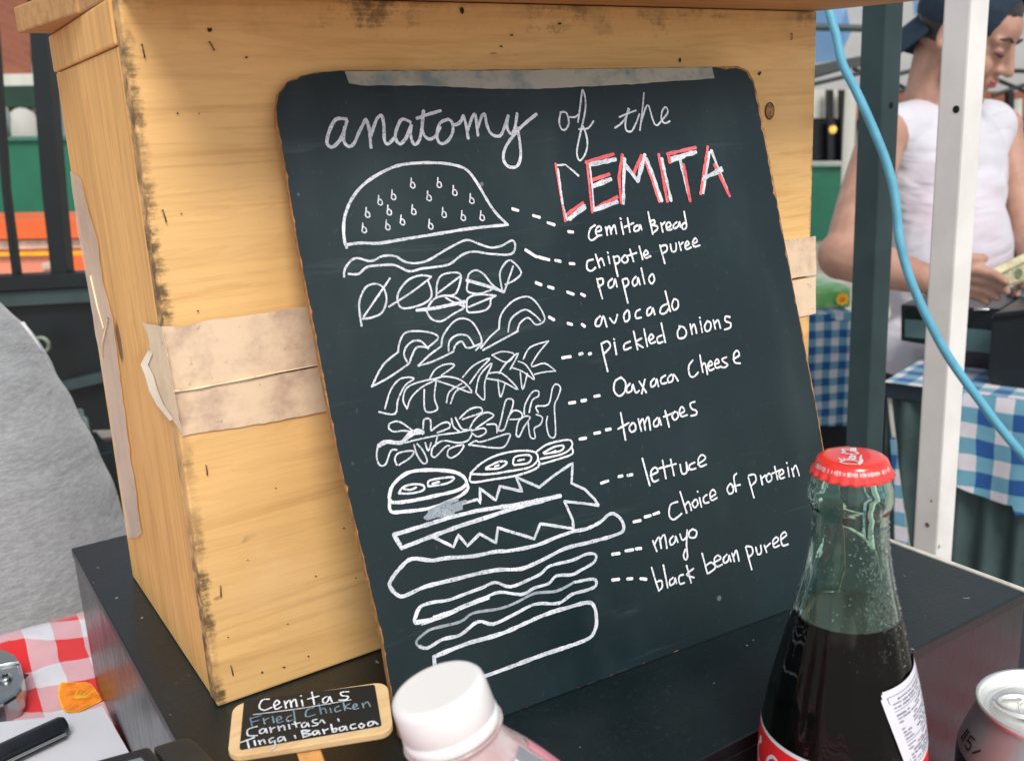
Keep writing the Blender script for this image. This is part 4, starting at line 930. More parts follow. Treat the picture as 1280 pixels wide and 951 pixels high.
def translucent(m, f):
    t = m.node_tree; out = t.nodes['Material Output']; tr_ = t.nodes.new('ShaderNodeBsdfTranslucent'); mx = t.nodes.new('ShaderNodeMixShader')
    bs = t.nodes['Principled BSDF']; src = bs.inputs['Base Color'].links[0].from_socket
    t.links.new(src, tr_.inputs[0]); mx.inputs[0].default_value = f
    t.links.new(bs.outputs[0], mx.inputs[1]); t.links.new(tr_.outputs[0], mx.inputs[2]); t.links.new(mx.outputs[0], out.inputs[0])
translucent(M_wht, .7)
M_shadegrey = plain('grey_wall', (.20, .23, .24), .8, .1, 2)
M_bluecanvas = plain('blue_canvas', (.34, .58, .90), .8, .08, 2); translucent(M_bluecanvas, .5)

# --- left: fence, barrier, buildings
fe = root('metal_fence', V(40, 700, 2.1)*1, 'black metal fence with thick post left of the crate', 'fence'); 
def fpart(name, poly, D, th, mat): return box_obj(name, poly, D, th, mat, fe, .001)
fpart('post', [(29,-60),(50,-60),(74,240),(84,346),(64,346),(52,240)], 2.1, .04, M_blackmetal)
fpart('bar', [(-22,-60),(-14,-60),(-4,60),(9,240),(23,346),(15,346),(2,240),(-12,60)], 2.1, .02, M_blackmetal)
fpart('post', [(-130,-60),(-110,-60),(-75,346),(-97,346)], 2.1, .04, M_blackmetal)
fpart('top_rail', [(-140,372),(-140,352),(115,341),(117,358)], 2.09, .05, M_blackmetal)
fpart('middle_rail', [(-140,392),(-140,373),(117,359),(119,377)], 2.10, .04, M_greymetal)
fpart('kick_panel', [(-140,620),(-140,393),(119,378),(240,470),(240,534),(112,538),(112,620)], 2.12, .02, M_blackmetal)
fpart('lower_rail', [(70,492),(70,480),(240,440),(240,452)], 2.09, .03, M_greymetal)
fpart('bottom_rail', [(60,572),(60,560),(240,538),(240,552)], 2.11, .03, M_blackmetal)
fpart('post', [(138,552),(240,540),(240,800),(146,800)], 2.12, .04, M_blackmetal)
fpart('post', [(-140,621),(112,621),(112,800),(-140,800)], 2.13, .04, M_blackmetal)
kc = V(52, 431, 2.07)
b = MB(); b.tube([kc+RH*(.016*math.cos(a*.3927))+Vector((0, 0, .016*math.sin(a*.3927))) for a in range(17)], .0045, 8, caps=False)
b.build('latch_ring', plain('latch_metal', (.16, .19, .14), .4, .3, 60), fe)
# small glass tumblers on the ground ledge behind the sleeve
gj = root('glass_jar', V(98, 548, 1.75), 'small clear glass jar glinting beside the grey sleeve', 'jar')
_m = MT('jar_glass'); _m.set(base=(.75, .85, .86), rough=.05, trans=.9, ior=1.45); M_jar = _m.m
jT = Matrix.Translation(V(98, 560, 1.75))
MB().lathe([(.0001, 0), (.022, .001), (.025, .008), (.025, .055), (.019, .062), (.019, .072), (.017, .072), (.017, .060), (.023, .053), (.023, .008), (.0001, .004)], 32, jT).build('jar_glass', M_jar, gj)
sb_ = root('stool', V(98, 700, 1.75), 'low black crate under the glass jar behind the riser', 'crate')
_p = V(98, 560, 1.75); MB().box((-.10, -.06, .0), (.05, .10, _p.z-.001), Matrix.Translation(Vector((_p.x, _p.y, 0)))).build('crate_body', M_blackmetal, sb_, .003)
MB().box((-.102, -.062, .25), (.052, .102, .28), Matrix.Translation(Vector((_p.x, _p.y, 0)))).build('crate_rim', M_greymetal, sb_, .003)

ob = root('road_barrier', V(50, 400, 3.6), 'orange plastic barrier seen through the black fence', 'barrier')
def bpart(name, poly, D, th, mat, par=ob): return box_obj(name, poly, D, th, mat, par, .002)
bpart('barrier_body', [(-200,430),(-200,286),(240,278),(240,430)], 3.6, .30, M_pinkor)
bpart('upper_ledge', [(-200,302),(-200,279),(240,272),(240,296)], 3.56, .36, M_orangeb)
bpart('reflective_band', [(-200,316),(-200,304),(240,297),(240,307)], 3.585, .02, plain('reflective_film', (.80, .55, .42), .3, .3, 14))
bpart('yellow_band', [(-200,324),(-200,319),(240,312),(240,317)], 3.58, .02, M_yel)
bpart('white_panel', [(52,337),(52,329),(66,328),(66,336)], 3.58, .02, M_wht)
bpart('white_panel', [(84,336),(84,328),(100,327),(100,335)], 3.58, .02, M_wht)
bpart('side_block', [(76,348),(78,320),(150,316),(150,348)], 3.57, .03, M_orangeb)
hd = root('green_hoarding', V(50, 500, 5), 'green painted hoarding behind the orange barrier', 'hoarding')
box_obj('panel', [(-300,420),(-300,178),(300,174),(300,420)], 5.0, .05, M_green, hd)
box_obj('top_edge', [(-300,178),(-300,173),(300,169),(300,174)], 4.98, .08, plain('hoarding_edge', (.05, .17, .12), .5), hd)
wb = root('white_bag', V(28, 178, 5.2), 'blurred white sack resting above the green hoarding', 'sack')
_p = V(29, 160, 5.2)
b = MB().lathe([(.0001, -.10), (.060, -.095), (.078, -.05), (.075, .02), (.055, .075), (.025, .095), (.0001, .10)], 20, Matrix.Translation(_p), rf=lambda a, z: 1+.08*math.sin(3*a+z*20)); b.build('sack_body', M_wht, wb)
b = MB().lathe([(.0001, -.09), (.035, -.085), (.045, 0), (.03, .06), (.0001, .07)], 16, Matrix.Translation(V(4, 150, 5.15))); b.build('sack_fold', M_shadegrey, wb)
blg = root('brick_building', V(0, 600, 8), 'red brick building with cream ledge behind the fence', 'building')
box_obj('brick_wall', [(-500,700),(-500,-300),(38,-300),(38,700)], 8, .3, M_brick, blg)
box_obj('ledge', [(-500,114),(-500,99),(240,90),(240,107)], 7.9, .4, M_cream, blg)
box_obj('pillar', [(39,700),(39,-300),(80,-300),(80,700)], 8.02, .3, M_wht, blg)
box_obj('awning', [(-500,140),(-500,114),(52,107),(52,134)], 7.7, .5, M_dgreen, blg)
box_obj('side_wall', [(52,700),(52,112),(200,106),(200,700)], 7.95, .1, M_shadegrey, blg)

# --- right: tents, building
def tent(): pass
tn_ = root('market_tent', V(1150, 300, 11), 'large white canopy tent with blue panels behind the worker', 'tent')
def slope(poly, D0, D1, mat, name, off=0, par=tn_):
    # poly rows: first half lower edge at depth D1 (near), rest upper edge at D0
    k = len(poly); h = k//2
    lo = [V(x, y, D1-off) for x, y in poly[:h]]; hi = [V(x, y, D0-off) for x, y in poly[h:]]
    b = MB(); vs = lo+hi; b.add(vs, [tuple(range(k))]); 
    return b.build(name, mat, par)
slope([(985,112),(1420,116),(1420,-160),(985,-160)], 8.2, 10, M_wht, 'canopy_roof')
slope([(985,84),(1048,76),(1064,40),(1058,10),(1040,-160),(985,-160)], 8.2, 9.3, M_bluecanvas, 'blue_panel', .05)
slope([(1142,20),(1160,20),(1166,-160),(1136,-160)], 8.2, 9.0, M_bluecanvas, 'blue_panel', .05)
slope([(985,98),(1078,84),(1078,70),(985,88)], 8.8, 9.0, M_shadegrey, 'shade_band', .1)  # grey strip paints a band of shade onto the canopy
def st(x0, y0, x1, y1, r_=.018, D=8.6): rod('strut', [V(x0, y0, D), V(x1, y1, D)], r_, M_blackmetal if r_ < .02 else M_greymetal, tn_, 8)
for a in ((1010,107,1082,90),(1010,98,1058,84),(1066,86,1090,96),(1118,94,1170,81),(1118,104,1150,120),(1245,88,1300,90),(1240,120,1300,100),(1246,100,1300,122),(1118,116,1180,100)): st(*a, D=8.45)
for a in ((1010,34,1085,36),(1120,46,1165,36)): st(*a, r_=.028, D=8.0)
rod('tent_pole', [V(1273, 124, 8.5), V(1268, 420, 8.5)], .03, M_wht, tn_)
rod('tent_pole', [V(1064, 112, 8.5), V(1050, 420, 8.5)], .05, M_wht, tn_)
bb = root('market_building', V(1150, 300, 12), 'brown brick building with dark windows far behind the tent', 'building')
box_obj('brick_wall', [(930,420),(930,60),(1500,60),(1500,420)], 12, .3, M_brick, bb)
for a in ((1000,112,1034,148),(1042,112,1052,148)): box_obj('window', [(a[0],a[3]),(a[0],a[1]),(a[2],a[1]),(a[2],a[3])], 11.9, .05, M_cream, bb)
box_obj('dark_opening', [(1000,206),(1000,150),(1300,150),(1300,206)], 11.85, .05, M_blackmetal, bb)
for x in (1038, 1054, 1264): box_obj('window_post', [(x-3,260),(x-3,108),(x+4,108),(x+4,260)], 11.7, .1, M_blackmetal, bb)
box_obj('ledge', [(1000,206),(1000,202),(1052,202),(1052,206)], 11.6, .1, M_wht, bb)
ln_ = root('wall_lantern', V(1041, 162, 11.4), 'small glowing lantern on the far brown building', 'lantern')
_m = MT('lamp_glow'); _m.set(base=(.9, .5, .1), emit=(1, .55, .12), emits=.45)
MB().lathe([(.0001, -.05), (.03, -.04), (.045, 0), (.03, .04), (.0001, .05)], 12, Matrix.Translation(V(1041, 162, 11.4))).build('lamp_glass', _m.m, ln_)
MB().lathe([(.0001, .085), (.05, .045), (.0001, .044)], 12, Matrix.Translation(V(1041, 162, 11.4))).build('lamp_cap', M_blackmetal, ln_)
MB().box((-.01, 0, -.01), (.01, .28, .01), Matrix.Translation(V(1041, 153, 11.4)) ).build('lamp_bracket', M_blackmetal, ln_)
hd2 = root('green_hoarding', V(1150, 300, 8), 'green painted hoarding behind the worker and the tent poles', 'hoarding')
box_obj('panel', [(930,480),(930,208),(1500,208),(1500,480)], 10.8, .05, M_green, hd2)
box_obj('top_edge', [(930,208),(930,204),(1500,204),(1500,208)], 10.75, .1, plain('hoarding_edge_light', (.25, .33, .30), .5), hd2)
oc = root('traffic_cone', V(1282, 212, 10), 'bit of an orange traffic cone at the right edge', 'cone')
p_ = V(1283, 216, 10.3); MB().lathe([(.0001, -.9), (.2, -.9), (.2, -.87), (.13, -.86), (.03, .1), (.0001, .1)], 20, Matrix.Translation(p_)).build('cone_body', M_orangeb, oc)

# --- far table with blue gingham and green packet
def gh(name, cell, U, Vv, ou=0, ov=0, warp=.012, w_=(.60, .57, .63), m_=(.12, .31, .42), d_=(.003, .07, .27)):
    return gingham(name, w_, m_, d_, cell, tuple(U), tuple(Vv), ou, ov, warp)
M_ginblue = gh('blue_gingham_hanging', .0215, RH, (0, 0, 1), .2, .1)
ft = root('far_table', V(1036, 640, 2.5), 'far table with hanging blue gingham cloth behind the crate', 'table')
z_ = V(1036, 392, 2.5).z
def hang(D, x0, x1, ytop, ybot, mat, name, par, n=40, amp=.008, ph=0., m=8):
    b = MB(); vs = []
    for j in range(m+1):
        for i in range(n+1):
            px = x0+(x1-x0)*i/n; p = V(px, ytop(px)+(ybot(px)-ytop(px))*j/m, D)
            vs.append(p + FH*(amp*math.sin(i/n*9+ph)*j/m*1.2 + amp*.4*math.sin(i/n*23+ph)*j/m))
    return b.add(vs, [(j*(n+1)+i, j*(n+1)+i+1, (j+1)*(n+1)+i+1, (j+1)*(n+1)+i) for j in range(m) for i in range(n)], 0, True).build(name, mat, par)
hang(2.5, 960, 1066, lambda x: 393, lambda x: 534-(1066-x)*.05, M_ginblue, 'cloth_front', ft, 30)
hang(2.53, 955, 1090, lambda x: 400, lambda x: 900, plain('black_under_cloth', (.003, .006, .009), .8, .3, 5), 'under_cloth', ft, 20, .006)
Tt = V(1012, 393, 2.5); Tb = V(1066, 393, 2.5)
A0 = V(960, 393, 2.5); A1 = V(1066, 393, 2.5); A0.z = A1.z = z_
b = MB(); b.hexa([A0+Vector((0,0,-.02)), A1+Vector((0,0,-.02)), A1+FH*.6+Vector((0,0,-.02)), A0+FH*.6+Vector((0,0,-.02)), A0, A1, A1+FH*.6, A0+FH*.6]); b.build('cloth_top', gh('blue_gingham_top', .0215, RH, FH), ft)
for q_ in (A0+FH*.05+RH*.05, A1+FH*.05-RH*.03, A0+FH*.5+RH*.05, A1+FH*.5-RH*.03): rod('leg', [Vector((q_.x, q_.y, 0)), Vector((q_.x, q_.y, z_-.02))], .016, M_blackmetal, ft)
gp = root('green_packet', Vector((A1.x, A1.y, z_)), 'pale green flowered packet lying on the far gingham table', 'packet')
_m = MT('green_packet_print'); _n = _m.noise(_m.obj(), 16, 3)
_m.set(base=_m.mix(_m.ramp(_n, .35, .65), (.40, .52, .36), (.12, .38, .10)), rough=.35)
b = MB(); g0 = V(1000, 391, 2.55); g1 = V(1064, 391, 2.55); g0.z = g1.z = z_+.001; hgt = Vector((0, 0, V(1030, 361, 2.55).z-z_))
b.hexa([g0, g1, g1+FH*.18, g0+FH*.18, g0+hgt, g1+hgt, g1+FH*.18+hgt, g0+FH*.18+hgt]).build('packet_body', _m.m, gp, .012)
fc_ = V(1053, 374, 2.54)
b = MB()
for a in range(8):
    c_ = fc_+RH*(.011*math.cos(a*.785))+Vector((0, 0, .011*math.sin(a*.785))); b.add([c_]+[c_+RH*(.006*math.cos(k*.785))+Vector((0, 0, .006*math.sin(k*.785)))-FH*.001 for k in range(8)], [(0, 1+(k+1) % 8, 1+k) for k in range(8)])
b.build('printed_flower', M_yel, gp)
b = MB(); b.add([fc_-FH*.003]+[fc_+RH*(.007*math.cos(k*.785))+Vector((0, 0, .007*math.sin(k*.785)))-FH*.003 for k in range(8)], [(0, 1+(k+1) % 8, 1+k) for k in range(8)]); b.build('flower_centre', M_orange, gp)

# --- near right table
nz_ = .95
R0 = PZ(1106, 477, nz_); R1 = PZ(1420, 517, nz_); RB0 = PZ(1114, 467, nz_); 
tdv = (R1-R0).normalized(); tnv = Vector((-tdv.y, tdv.x, 0))
if tnv.dot(FH) < 0: tnv = -tnv
dep_ = .34
nt2 = root('gingham_table', Vector((R0.x+.2*tdv.x, R0.y+.2*tdv.y, 0)), 'nearer table under blue and white gingham behind the white tent leg', 'table')
M_gintop = gh('blue_gingham_tabletop', .026, tdv, tnv, .1, .3)
M_ginfront = gh('blue_gingham_drape', .026, tdv, (0, 0, 1), .35, .15, .02)
b = MB()
e_ = Vector((0, 0, .028))
b.hexa([R0-e_, R1-e_, R1+tnv*dep_-e_, R0+tnv*dep_-e_, R0-e_*.05, R1-e_*.05, R1+tnv*dep_-e_*.05, R0+tnv*dep_-e_*.05]).build('tabletop', plain('dark_table_edge', (.006, .016, .03), .5), nt2, .002)
b = MB(); nx, ny = 40, 10; vs = [R0+(R1-R0)*(i/nx)+tnv*(dep_+.01)*(j/ny)-tnv*.006+Vector((0, 0, .001)) for j in range(ny+1) for i in range(nx+1)]
b.add(vs, [(j*(nx+1)+i, j*(nx+1)+i+1, (j+1)*(nx+1)+i+1, (j+1)*(nx+1)+i) for j in range(ny) for i in range(nx)], 0, True).build('cloth_top', M_gintop, nt2)
def line_param(px, py):   # where the pixel's ray meets the upright front plane
    return PP(px, py, R0-tnv*.008, tnv)
b = MB(); n, m_ = 44, 14; vs = []
for j in range(m_+1):
    for i in range(n+1):
        px = 1186+(1420-1186)*i/n
        top_ = line_param(px, 400); s_ = (top_-R0).dot(tdv)
        tp_ = R0+tdv*s_-tnv*.008
        tp_.z = nz_+.001
        by = 596 if px < 1196 else min(645, 597+(px-1196)*.72-(px-1196)**2*.0036 if px < 1290 else 645)
        zb_ = line_param(px, by).z
        k = j/m_; z = tp_.z+(zb_-tp_.z)*k
        ofs = .006*math.sin(math.pi/2*min(1, k*6))*1 + k*.006*math.sin(i*.4)
        vs.append(Vector((tp_.x, tp_.y, z))-tnv*ofs)
b.add(vs, [(j*(n+1)+i, j*(n+1)+i+1, (j+1)*(n+1)+i+1, (j+1)*(n+1)+i) for j in range(m_) for i in range(n)], 0, True).build('cloth_drape', M_ginfront, nt2)
M_skirt_shade = tapemat('grey_green_skirt_shade', (.045, .080, .082), (.018, .034, .040), .8, .7, 7)  # hanging sheet at left; further right its dark colour stands for under-table shade
b = MB(); n, m_ = 60, 10; vs = []
for j in range(m_+1):
    for i in range(n+1):
        s_ = 1.0*i/n*(R1-R0).length; p_ = R0+tdv*s_+tnv*(.012+.010*math.sin(i*.8+j*.2)); z = nz_-.03+(.12-nz_)*j/m_
        vs.append(Vector((p_.x, p_.y, z)))
b.add(vs, [(j*(n+1)+i, j*(n+1)+i+1, (j+1)*(n+1)+i+1, (j+1)*(n+1)+i) for j in range(m_) for i in range(n)], 0, True).build('skirt_shade_sheet', M_skirt_shade, nt2)
hem = [(1106,478),(1107,500),(1110,530),(1116,575),(1124,640),(1132,700)]
MB().tube([line_param(x, y)+tnv*.018 for x, y in hem], .0035, 8).build('skirt_hem', M_wht, nt2)
b = MB(); stp = [line_param(x, y)+tnv*.006 for x, y in ((1111,548),(1117,548),(1123,600),(1135,692),(1117,692),(1116,620))]
b.prism(stp, -tnv, .002).build('gingham_corner', M_ginfront, nt2)
for q_ in (R0+tdv*.05+tnv*.05, R0+tdv*.05+tnv*(dep_-.04), R1-tdv*.05+tnv*.05, R1-tdv*.05+tnv*(dep_-.04)): rod('leg', [Vector((q_.x, q_.y, 0)), Vector((q_.x, q_.y, nz_-.03))], .014, M_blackmetal, nt2)
# black skirted table behind, in the dark
bk = root('black_cloth_table', V(1080, 800, 2.3), 'table hidden under black cloth behind the grey tent leg', 'table')
hang(2.2, 1085, 1215, lambda x: 446, lambda x: 900, plain('black_cloth', (.004, .008, .013), .8, .3, 5), 'cloth_front', bk, 40, .01)
k0 = V(1088, 446, 2.2); k1 = V(1215, 446, 2.2); k0.z = k1.z = (k0.z+k1.z)/2
b = MB().hexa([k0-e_, k1-e_, k1-e_+FH*.12, k0-e_+FH*.12, k0, k1, k1+FH*.12, k0+FH*.12]).build('cloth_top', M_black_plastic, bk)

# cash drawer on the near table
cdw = root('cash_drawer', R0+tdv*.1+tnv*.2, 'open black cash drawer with teal inside on the gingham table', 'cash drawer')
M_teal = plain('teal_panel', (.09, .17, .17), .35, .15, 8)
M_blk2 = plain('black_drawer', (.004, .009, .014), .35, .3, 20)
def onr(px, py, back): return PP(px, py, R0+tnv*back, tnv)
def rbox(poly, back, th, name, mat, par, bev=.002): return MB().prism([onr(x, y, back) for x, y in poly], -tnv, th).build(name, mat, par, bev)
rbox([(1126,426),(1126,381),(1250,386),(1250,446)], .16, .14, 'drawer_shell', M_blk2, cdw)
rbox([(1131,421),(1131,399),(1161,401),(1161,424)], .155, .004, 'teal_front', M_teal, cdw, 0)
rbox([(1200,438),(1200,410),(1243,414),(1241,442)], .155, .004, 'teal_front', M_teal, cdw, 0)
rbox([(1131,397),(1131,386),(1161,388),(1161,399)], .154, .003, 'dark_slot', M_hole, cdw, 0)
# riser legs under the drawer so that it rests on the table
q0_, q1_ = onr(1168, 440, .155), onr(1246, 440, .155)
MB().hexa([Vector((p.x, p.y, nz_+.002)) for p in (q0_, q1_, q1_+tnv*.10, q0_+tnv*.10)]+[Vector((p.x, p.y, onr(1250, 447, .155).z+.006)) for p in (q0_, q1_, q1_+tnv*.10, q0_+tnv*.10)]).build('drawer_base', plain('dark_plum_plastic', (.02, .014, .02), .5), cdw)
tr = root('black_tray', R1-tdv*.1+tnv*.25, 'flat black tray top behind the worker\'s hand', 'tray')
zz = onr(1240, 386, .24).z
b = MB(); t0_ = PZ(1205, 389, zz); t1_ = PZ(1330, 392, zz)
b.hexa([t0_, t1_, t1_+tnv*.16, t0_+tnv*.16, t0_+Vector((0,0,.012)), t1_+Vector((0,0,.012)), t1_+tnv*.16+Vector((0,0,.012)), t0_+tnv*.16+Vector((0,0,.012))]).build('tray_body', M_blk2, tr, .002)
MB().tube([PZ(1212, 390, zz+.013)+tnv*.02, PZ(1232, 390, zz+.013)+tnv*.02], .004, 8).build('tray_handle', M_steel, tr)
bx = root('black_box', R0+tdv*.5+tnv*.1, 'black equipment box on the gingham table at the right edge', 'box')
rbox([(1234,470),(1240,396),(1320,386),(1330,400),(1330,520),(1262,494),(1240,486)], .06, .16, 'box_body', plain('black_box_plastic', (.003, .007, .011), .6, .3, 20), bx, .004)
rbox([(1238,399),(1243,392),(1325,381),(1325,389)], .055, .17, 'box_lid', M_blk2, bx, .002)
bp_ = root('blue_packet', onr(1270, 380, .3), 'small light blue packet behind the banknote', 'packet')
rbox([(1257,384),(1258,362),(1330,352),(1330,384)], .30, .05, 'packet_body', gh('blue_packet_print', .02, tdv, (0, 0, 1), 0, 0, .02, (.25, .48, .62), (.12, .40, .55), (.03, .22, .45)), bp_, .004)
MB().tube([onr(1262, 384, .33), onr(1262, 400, .33)], .004, 6).build('packet_stem', M_blk2, bp_)

# ================================================================== PEOPLE
def capsule(b, p0, r0, p1, r1, n=16):
    p0 = Vector(p0); p1 = Vector(p1); d = (p1-p0); L = d.length
    if L < 1e-6: d = Vector((0, 0, 1)); L = 1e-6
    t = d/L; pts = []; rr = []
    for k in (0, .3, .6, .85, 1): pts.append(p0-t*r0*math.cos(k*math.pi/2)*.999); rr.append(max(1e-4, r0*math.sin(k*math.pi/2)))
    for k in (1, .85, .6, .3, 0): pts.append(p1+t*r1*math.cos(k*math.pi/2)*.999 + t*1e-6); rr.append(max(1e-4, r1*math.sin(k*math.pi/2)))
    b.tube(pts, rr, n)
def ellipsoid(b, c, ax_, n=18):
    """ax_: three axis vectors (with length)"""
    M = Matrix((ax_[0], ax_[1], ax_[2])).transposed().to_4x4(); M.translation = c
    prof = [(max(1e-4, math.sin(k*math.pi/12)), -math.cos(k*math.pi/12)) for k in range(13)]
    b.lathe(prof, n, M)
def remesh(b, name, mat, parent, voxel, smooth=4, cut=None):
    off = bpy_off[parent.name]
    me = bpy.data.meshes.new('tmp'); me.from_pydata([tuple(p-off) for p in b.v], [], b.f)
    o = bpy.data.objects.new('tmp', me); col.objects.link(o)
    bm = bmesh.new(); bm.from_mesh(me); bmesh.ops.remove_doubles(bm, verts=bm.verts, dist=1e-5); bmesh.ops.recalc_face_normals(bm, faces=bm.faces); bm.to_mesh(me); bm.free()
    md = o.modifiers.new('r', 'REMESH'); md.mode = 'VOXEL'; md.voxel_size = voxel; md.use_smooth_shade = True
    if smooth: ms = o.modifiers.new('s', 'SMOOTH'); ms.factor = .6; ms.iterations = smooth
    dg = bpy.context.evaluated_depsgraph_get(); dg.update()
    m2 = bpy.data.meshes.new_from_object(o.evaluated_get(dg)); m2.name = name
    bpy.data.objects.remove(o)
    if cut:
        bm = bmesh.new(); bm.from_mesh(m2)
        bmesh.ops.delete(bm, geom=[f for f in bm.faces if cut(f.calc_center_median()+off)], context='FACES'); bm.to_mesh(m2); bm.free()
    m2.polygons.foreach_set('use_smooth', [True]*len(m2.polygons))
    m2.materials.clear(); m2.materials.append(mat)
    r = bpy.data.objects.new(name, m2); col.objects.link(r); r.parent = parent; bpy_off[r.name] = off
    return r
M_skin = MT('skin'); _n = M_skin.noise(M_skin.obj(), 22, 4, .6)
M_skin.set(base=M_skin.mix(M_skin.ramp(_n, .3, .7), (.37, .20, .145), (.47, .27, .20)), rough=.5, spec=.35, sss=.0); M_skin = M_skin.m
M_lip = plain('lips', (.42, .10, .10), .45, .08)
M_hair = plain('dark_hair', (.022, .018, .018), .5, .4, 120, .3)
M_capc = plain('navy_cap_cloth', (.008, .024, .045), .8, .2, 60, .2)
_m = MT('white_tank_cloth'); _n = _m.noise(_m.obj(), 5, 3); _w = _m.noise(_m.obj(scale=(1, 1, 2.6), rot=(.5, .5, 0)), 6, 1.5, .45, 1.4)
_m.set(base=_m.mix(_m.ramp(_n, .45, .7, 0, .6), (.58, .575, .64), (.58, .44, .51)), rough=.85, sheen=.2); _m.bump(_w, .5, .02); M_tank = _m.m
M_pants = plain('black_trousers', (.006, .010, .016), .8, .3, 20)

zup = Vector((0, 0, 1))
hc = P(1212, 44, 1.95)
gh_ = (RH*.70-FH*.71).normalized(); tl = R(27)
gv = gh_*math.cos(tl)-zup*math.sin(tl); uv_ = zup*math.cos(tl)+gh_*math.sin(tl); sv_ = gv.cross(uv_)   # wearer's right? (towards camera-left)
if sv_.dot(FH) > 0: sv_ = -sv_
def H(g_, s_, u_): return hc+gv*g_+sv_*s_+uv_*u_
wk = root('person', Vector((P(1190, 300, 2.05).x, P(1190, 300, 2.05).y, 0)), 'person in a white sleeveless top and backwards navy cap counting banknotes', 'person')
b = MB()
ellipsoid(b, H(-.012, 0, .015), (gv*.092, sv_*.074, uv_*.098))
ellipsoid(b, H(.036, 0, -.030), (gv*.052, sv_*.058, uv_*.075))
ellipsoid(b, H(.050, 0, .030), (gv*.038, sv_*.055, uv_*.045))
capsule(b, H(.020, .045, -.065), .022, H(.070, .010, -.105), .018); capsule(b, H(.020, -.045, -.065), .022, H(.070, -.010, -.105), .018)
capsule(b, H(.074, 0, -.102), .017, H(.060, 0, -.085), .030)
for s_ in (1, -1):
    ellipsoid(b, H(.060, .034*s_, -.040), (gv*.024, sv_*.024, uv_*.028))
    capsule(b, H(.080, .012*s_, .018), .008, H(.070, .045*s_, .016), .009)
    ellipsoid(b, H(.073, .030*s_, -.002), (gv*.012, sv_*.016, uv_*.011))
capsule(b, H(.086, 0, .008), .0075, H(.106, 0, -.034), .0105)
ellipsoid(b, H(.092, .010, -.036), (gv*.010, sv_*.007, uv_*.007)); ellipsoid(b, H(.092, -.010, -.036), (gv*.010, sv_*.007, uv_*.007))
ellipsoid(b, H(.080, 0, -.062), (gv*.014, sv_*.022, uv_*.014))
# ear (rim and lobe)
for s_ in (1, -1):
    e0 = H(-.006, .074*s_, -.004)
    b.tube([e0+uv_*(.028*math.cos(a))+gv*(-.016*math.sin(a)-.002)+sv_*s_*(.006+.004*math.sin(a)) for a in [k*.35-.4 for k in range(11)]], .0058, 8)
    ellipsoid(b, e0+uv_*-.020+sv_*s_*.004, (gv*.009, sv_*.005, uv_*.010)); ellipsoid(b, e0-gv*.004, (gv*.013, sv_*.004, uv_*.022))
# neck, shoulders, torso
nb = P(1163, 138, 2.03)
capsule(b, H(-.035, 0, -.055), .052, nb, .058)
shN = P(1103, 172, 1.95); shF = P(1252, 160, 2.14)
capsule(b, nb+zup*-.035, .058, shN, .052); capsule(b, nb+zup*-.035, .052, shF, .044)
ch = P(1176, 225, 2.06); wst = P(1188, 335, 2.04); hp = P(1178, 455, 2.06)
lat = (shF-shN).normalized(); lat.z = 0; lat.normalize(); frt = lat.cross(zup)
if frt.dot(FH) > 0: frt = -frt
ellipsoid(b, ch, (lat*.155, frt*.098, zup*.155)); ellipsoid(b, ch+frt*.045-zup*.03, (lat*.110, frt*.070, zup*.075))
ellipsoid(b, wst, (lat*.125, frt*.088, zup*.16)); ellipsoid(b, hp, (lat*.160, frt*.115, zup*.14))
# near arm
elN = P(1058, 321, 1.79); wrN = P(1160, 350, 1.67); hN = P(1190, 353, 1.655)
capsule(b, shN, .047, shN+(elN-shN)*.5, .048); capsule(b, shN+(elN-shN)*.5, .048, elN, .043)
ellipsoid(b, elN+(elN-wrN).normalized()*.01, (RH*.045, FH*.042, zup*.045))
mid = elN+(wrN-elN)*.35
capsule(b, elN, .044, mid, .041); capsule(b, mid, .041, wrN, .026)
# far arm
elF = P(1283, 300, 2.10); wrF = P(1310, 350, 1.86); hF = P(1290, 356, 1.80)
capsule(b, shF, .040, elF, .036); capsule(b, elF, .040, wrF, .026)
# hands: palm and five bent fingers each
def hand(b, wr, hd_, fdir, up2, side, curl):
    pm = hd_; fdir = fdir.normalized(); side = side.normalized(); dn_ = fdir.cross(side)
    if dn_.z > 0: dn_ = -dn_
    capsule(b, wr, .026, pm-fdir*.01, .020)
    for k, (o_, L) in enumerate(((.030, .062), (.011, .070), (-.010, .060), (-.027, .046))):
        base = pm+side*o_*.9+fdir*.022
        capsule(b, pm-fdir*.02+side*o_*.7, .013, base, .0105, 10)
        c1 = base+(fdir*math.cos(curl)+dn_*math.sin(curl))*L*.45
        c2 = c1+(fdir*math.cos(curl*2)+dn_*math.sin(curl*2))*L*.30
        c3 = c2+(fdir*math.cos(curl*2.6)+dn_*math.sin(curl*2.6))*L*.25
        capsule(b, base, .0098, c1, .0090, 10); capsule(b, c1, .0088, c2, .0082, 10); capsule(b, c2, .0082, c3, .0070, 10)
    t0 = pm-fdir*.018+side*.022-dn_*.004; t1 = t0+fdir*.034+side*.020-dn_*.006; t2 = t1+fdir*.028-side*.004-dn_*.002
    capsule(b, t0, .014, t1, .0105, 10); capsule(b, t1, .0105, t2, .0085, 10)
hand(b, wrN, hN, RH+zup*.03-FH*.1, zup, -FH*.5+zup*.85, .42)
hand(b, wrF, hF, -RH*.85-FH*.4, zup, -FH*.45+zup*.9, .30)
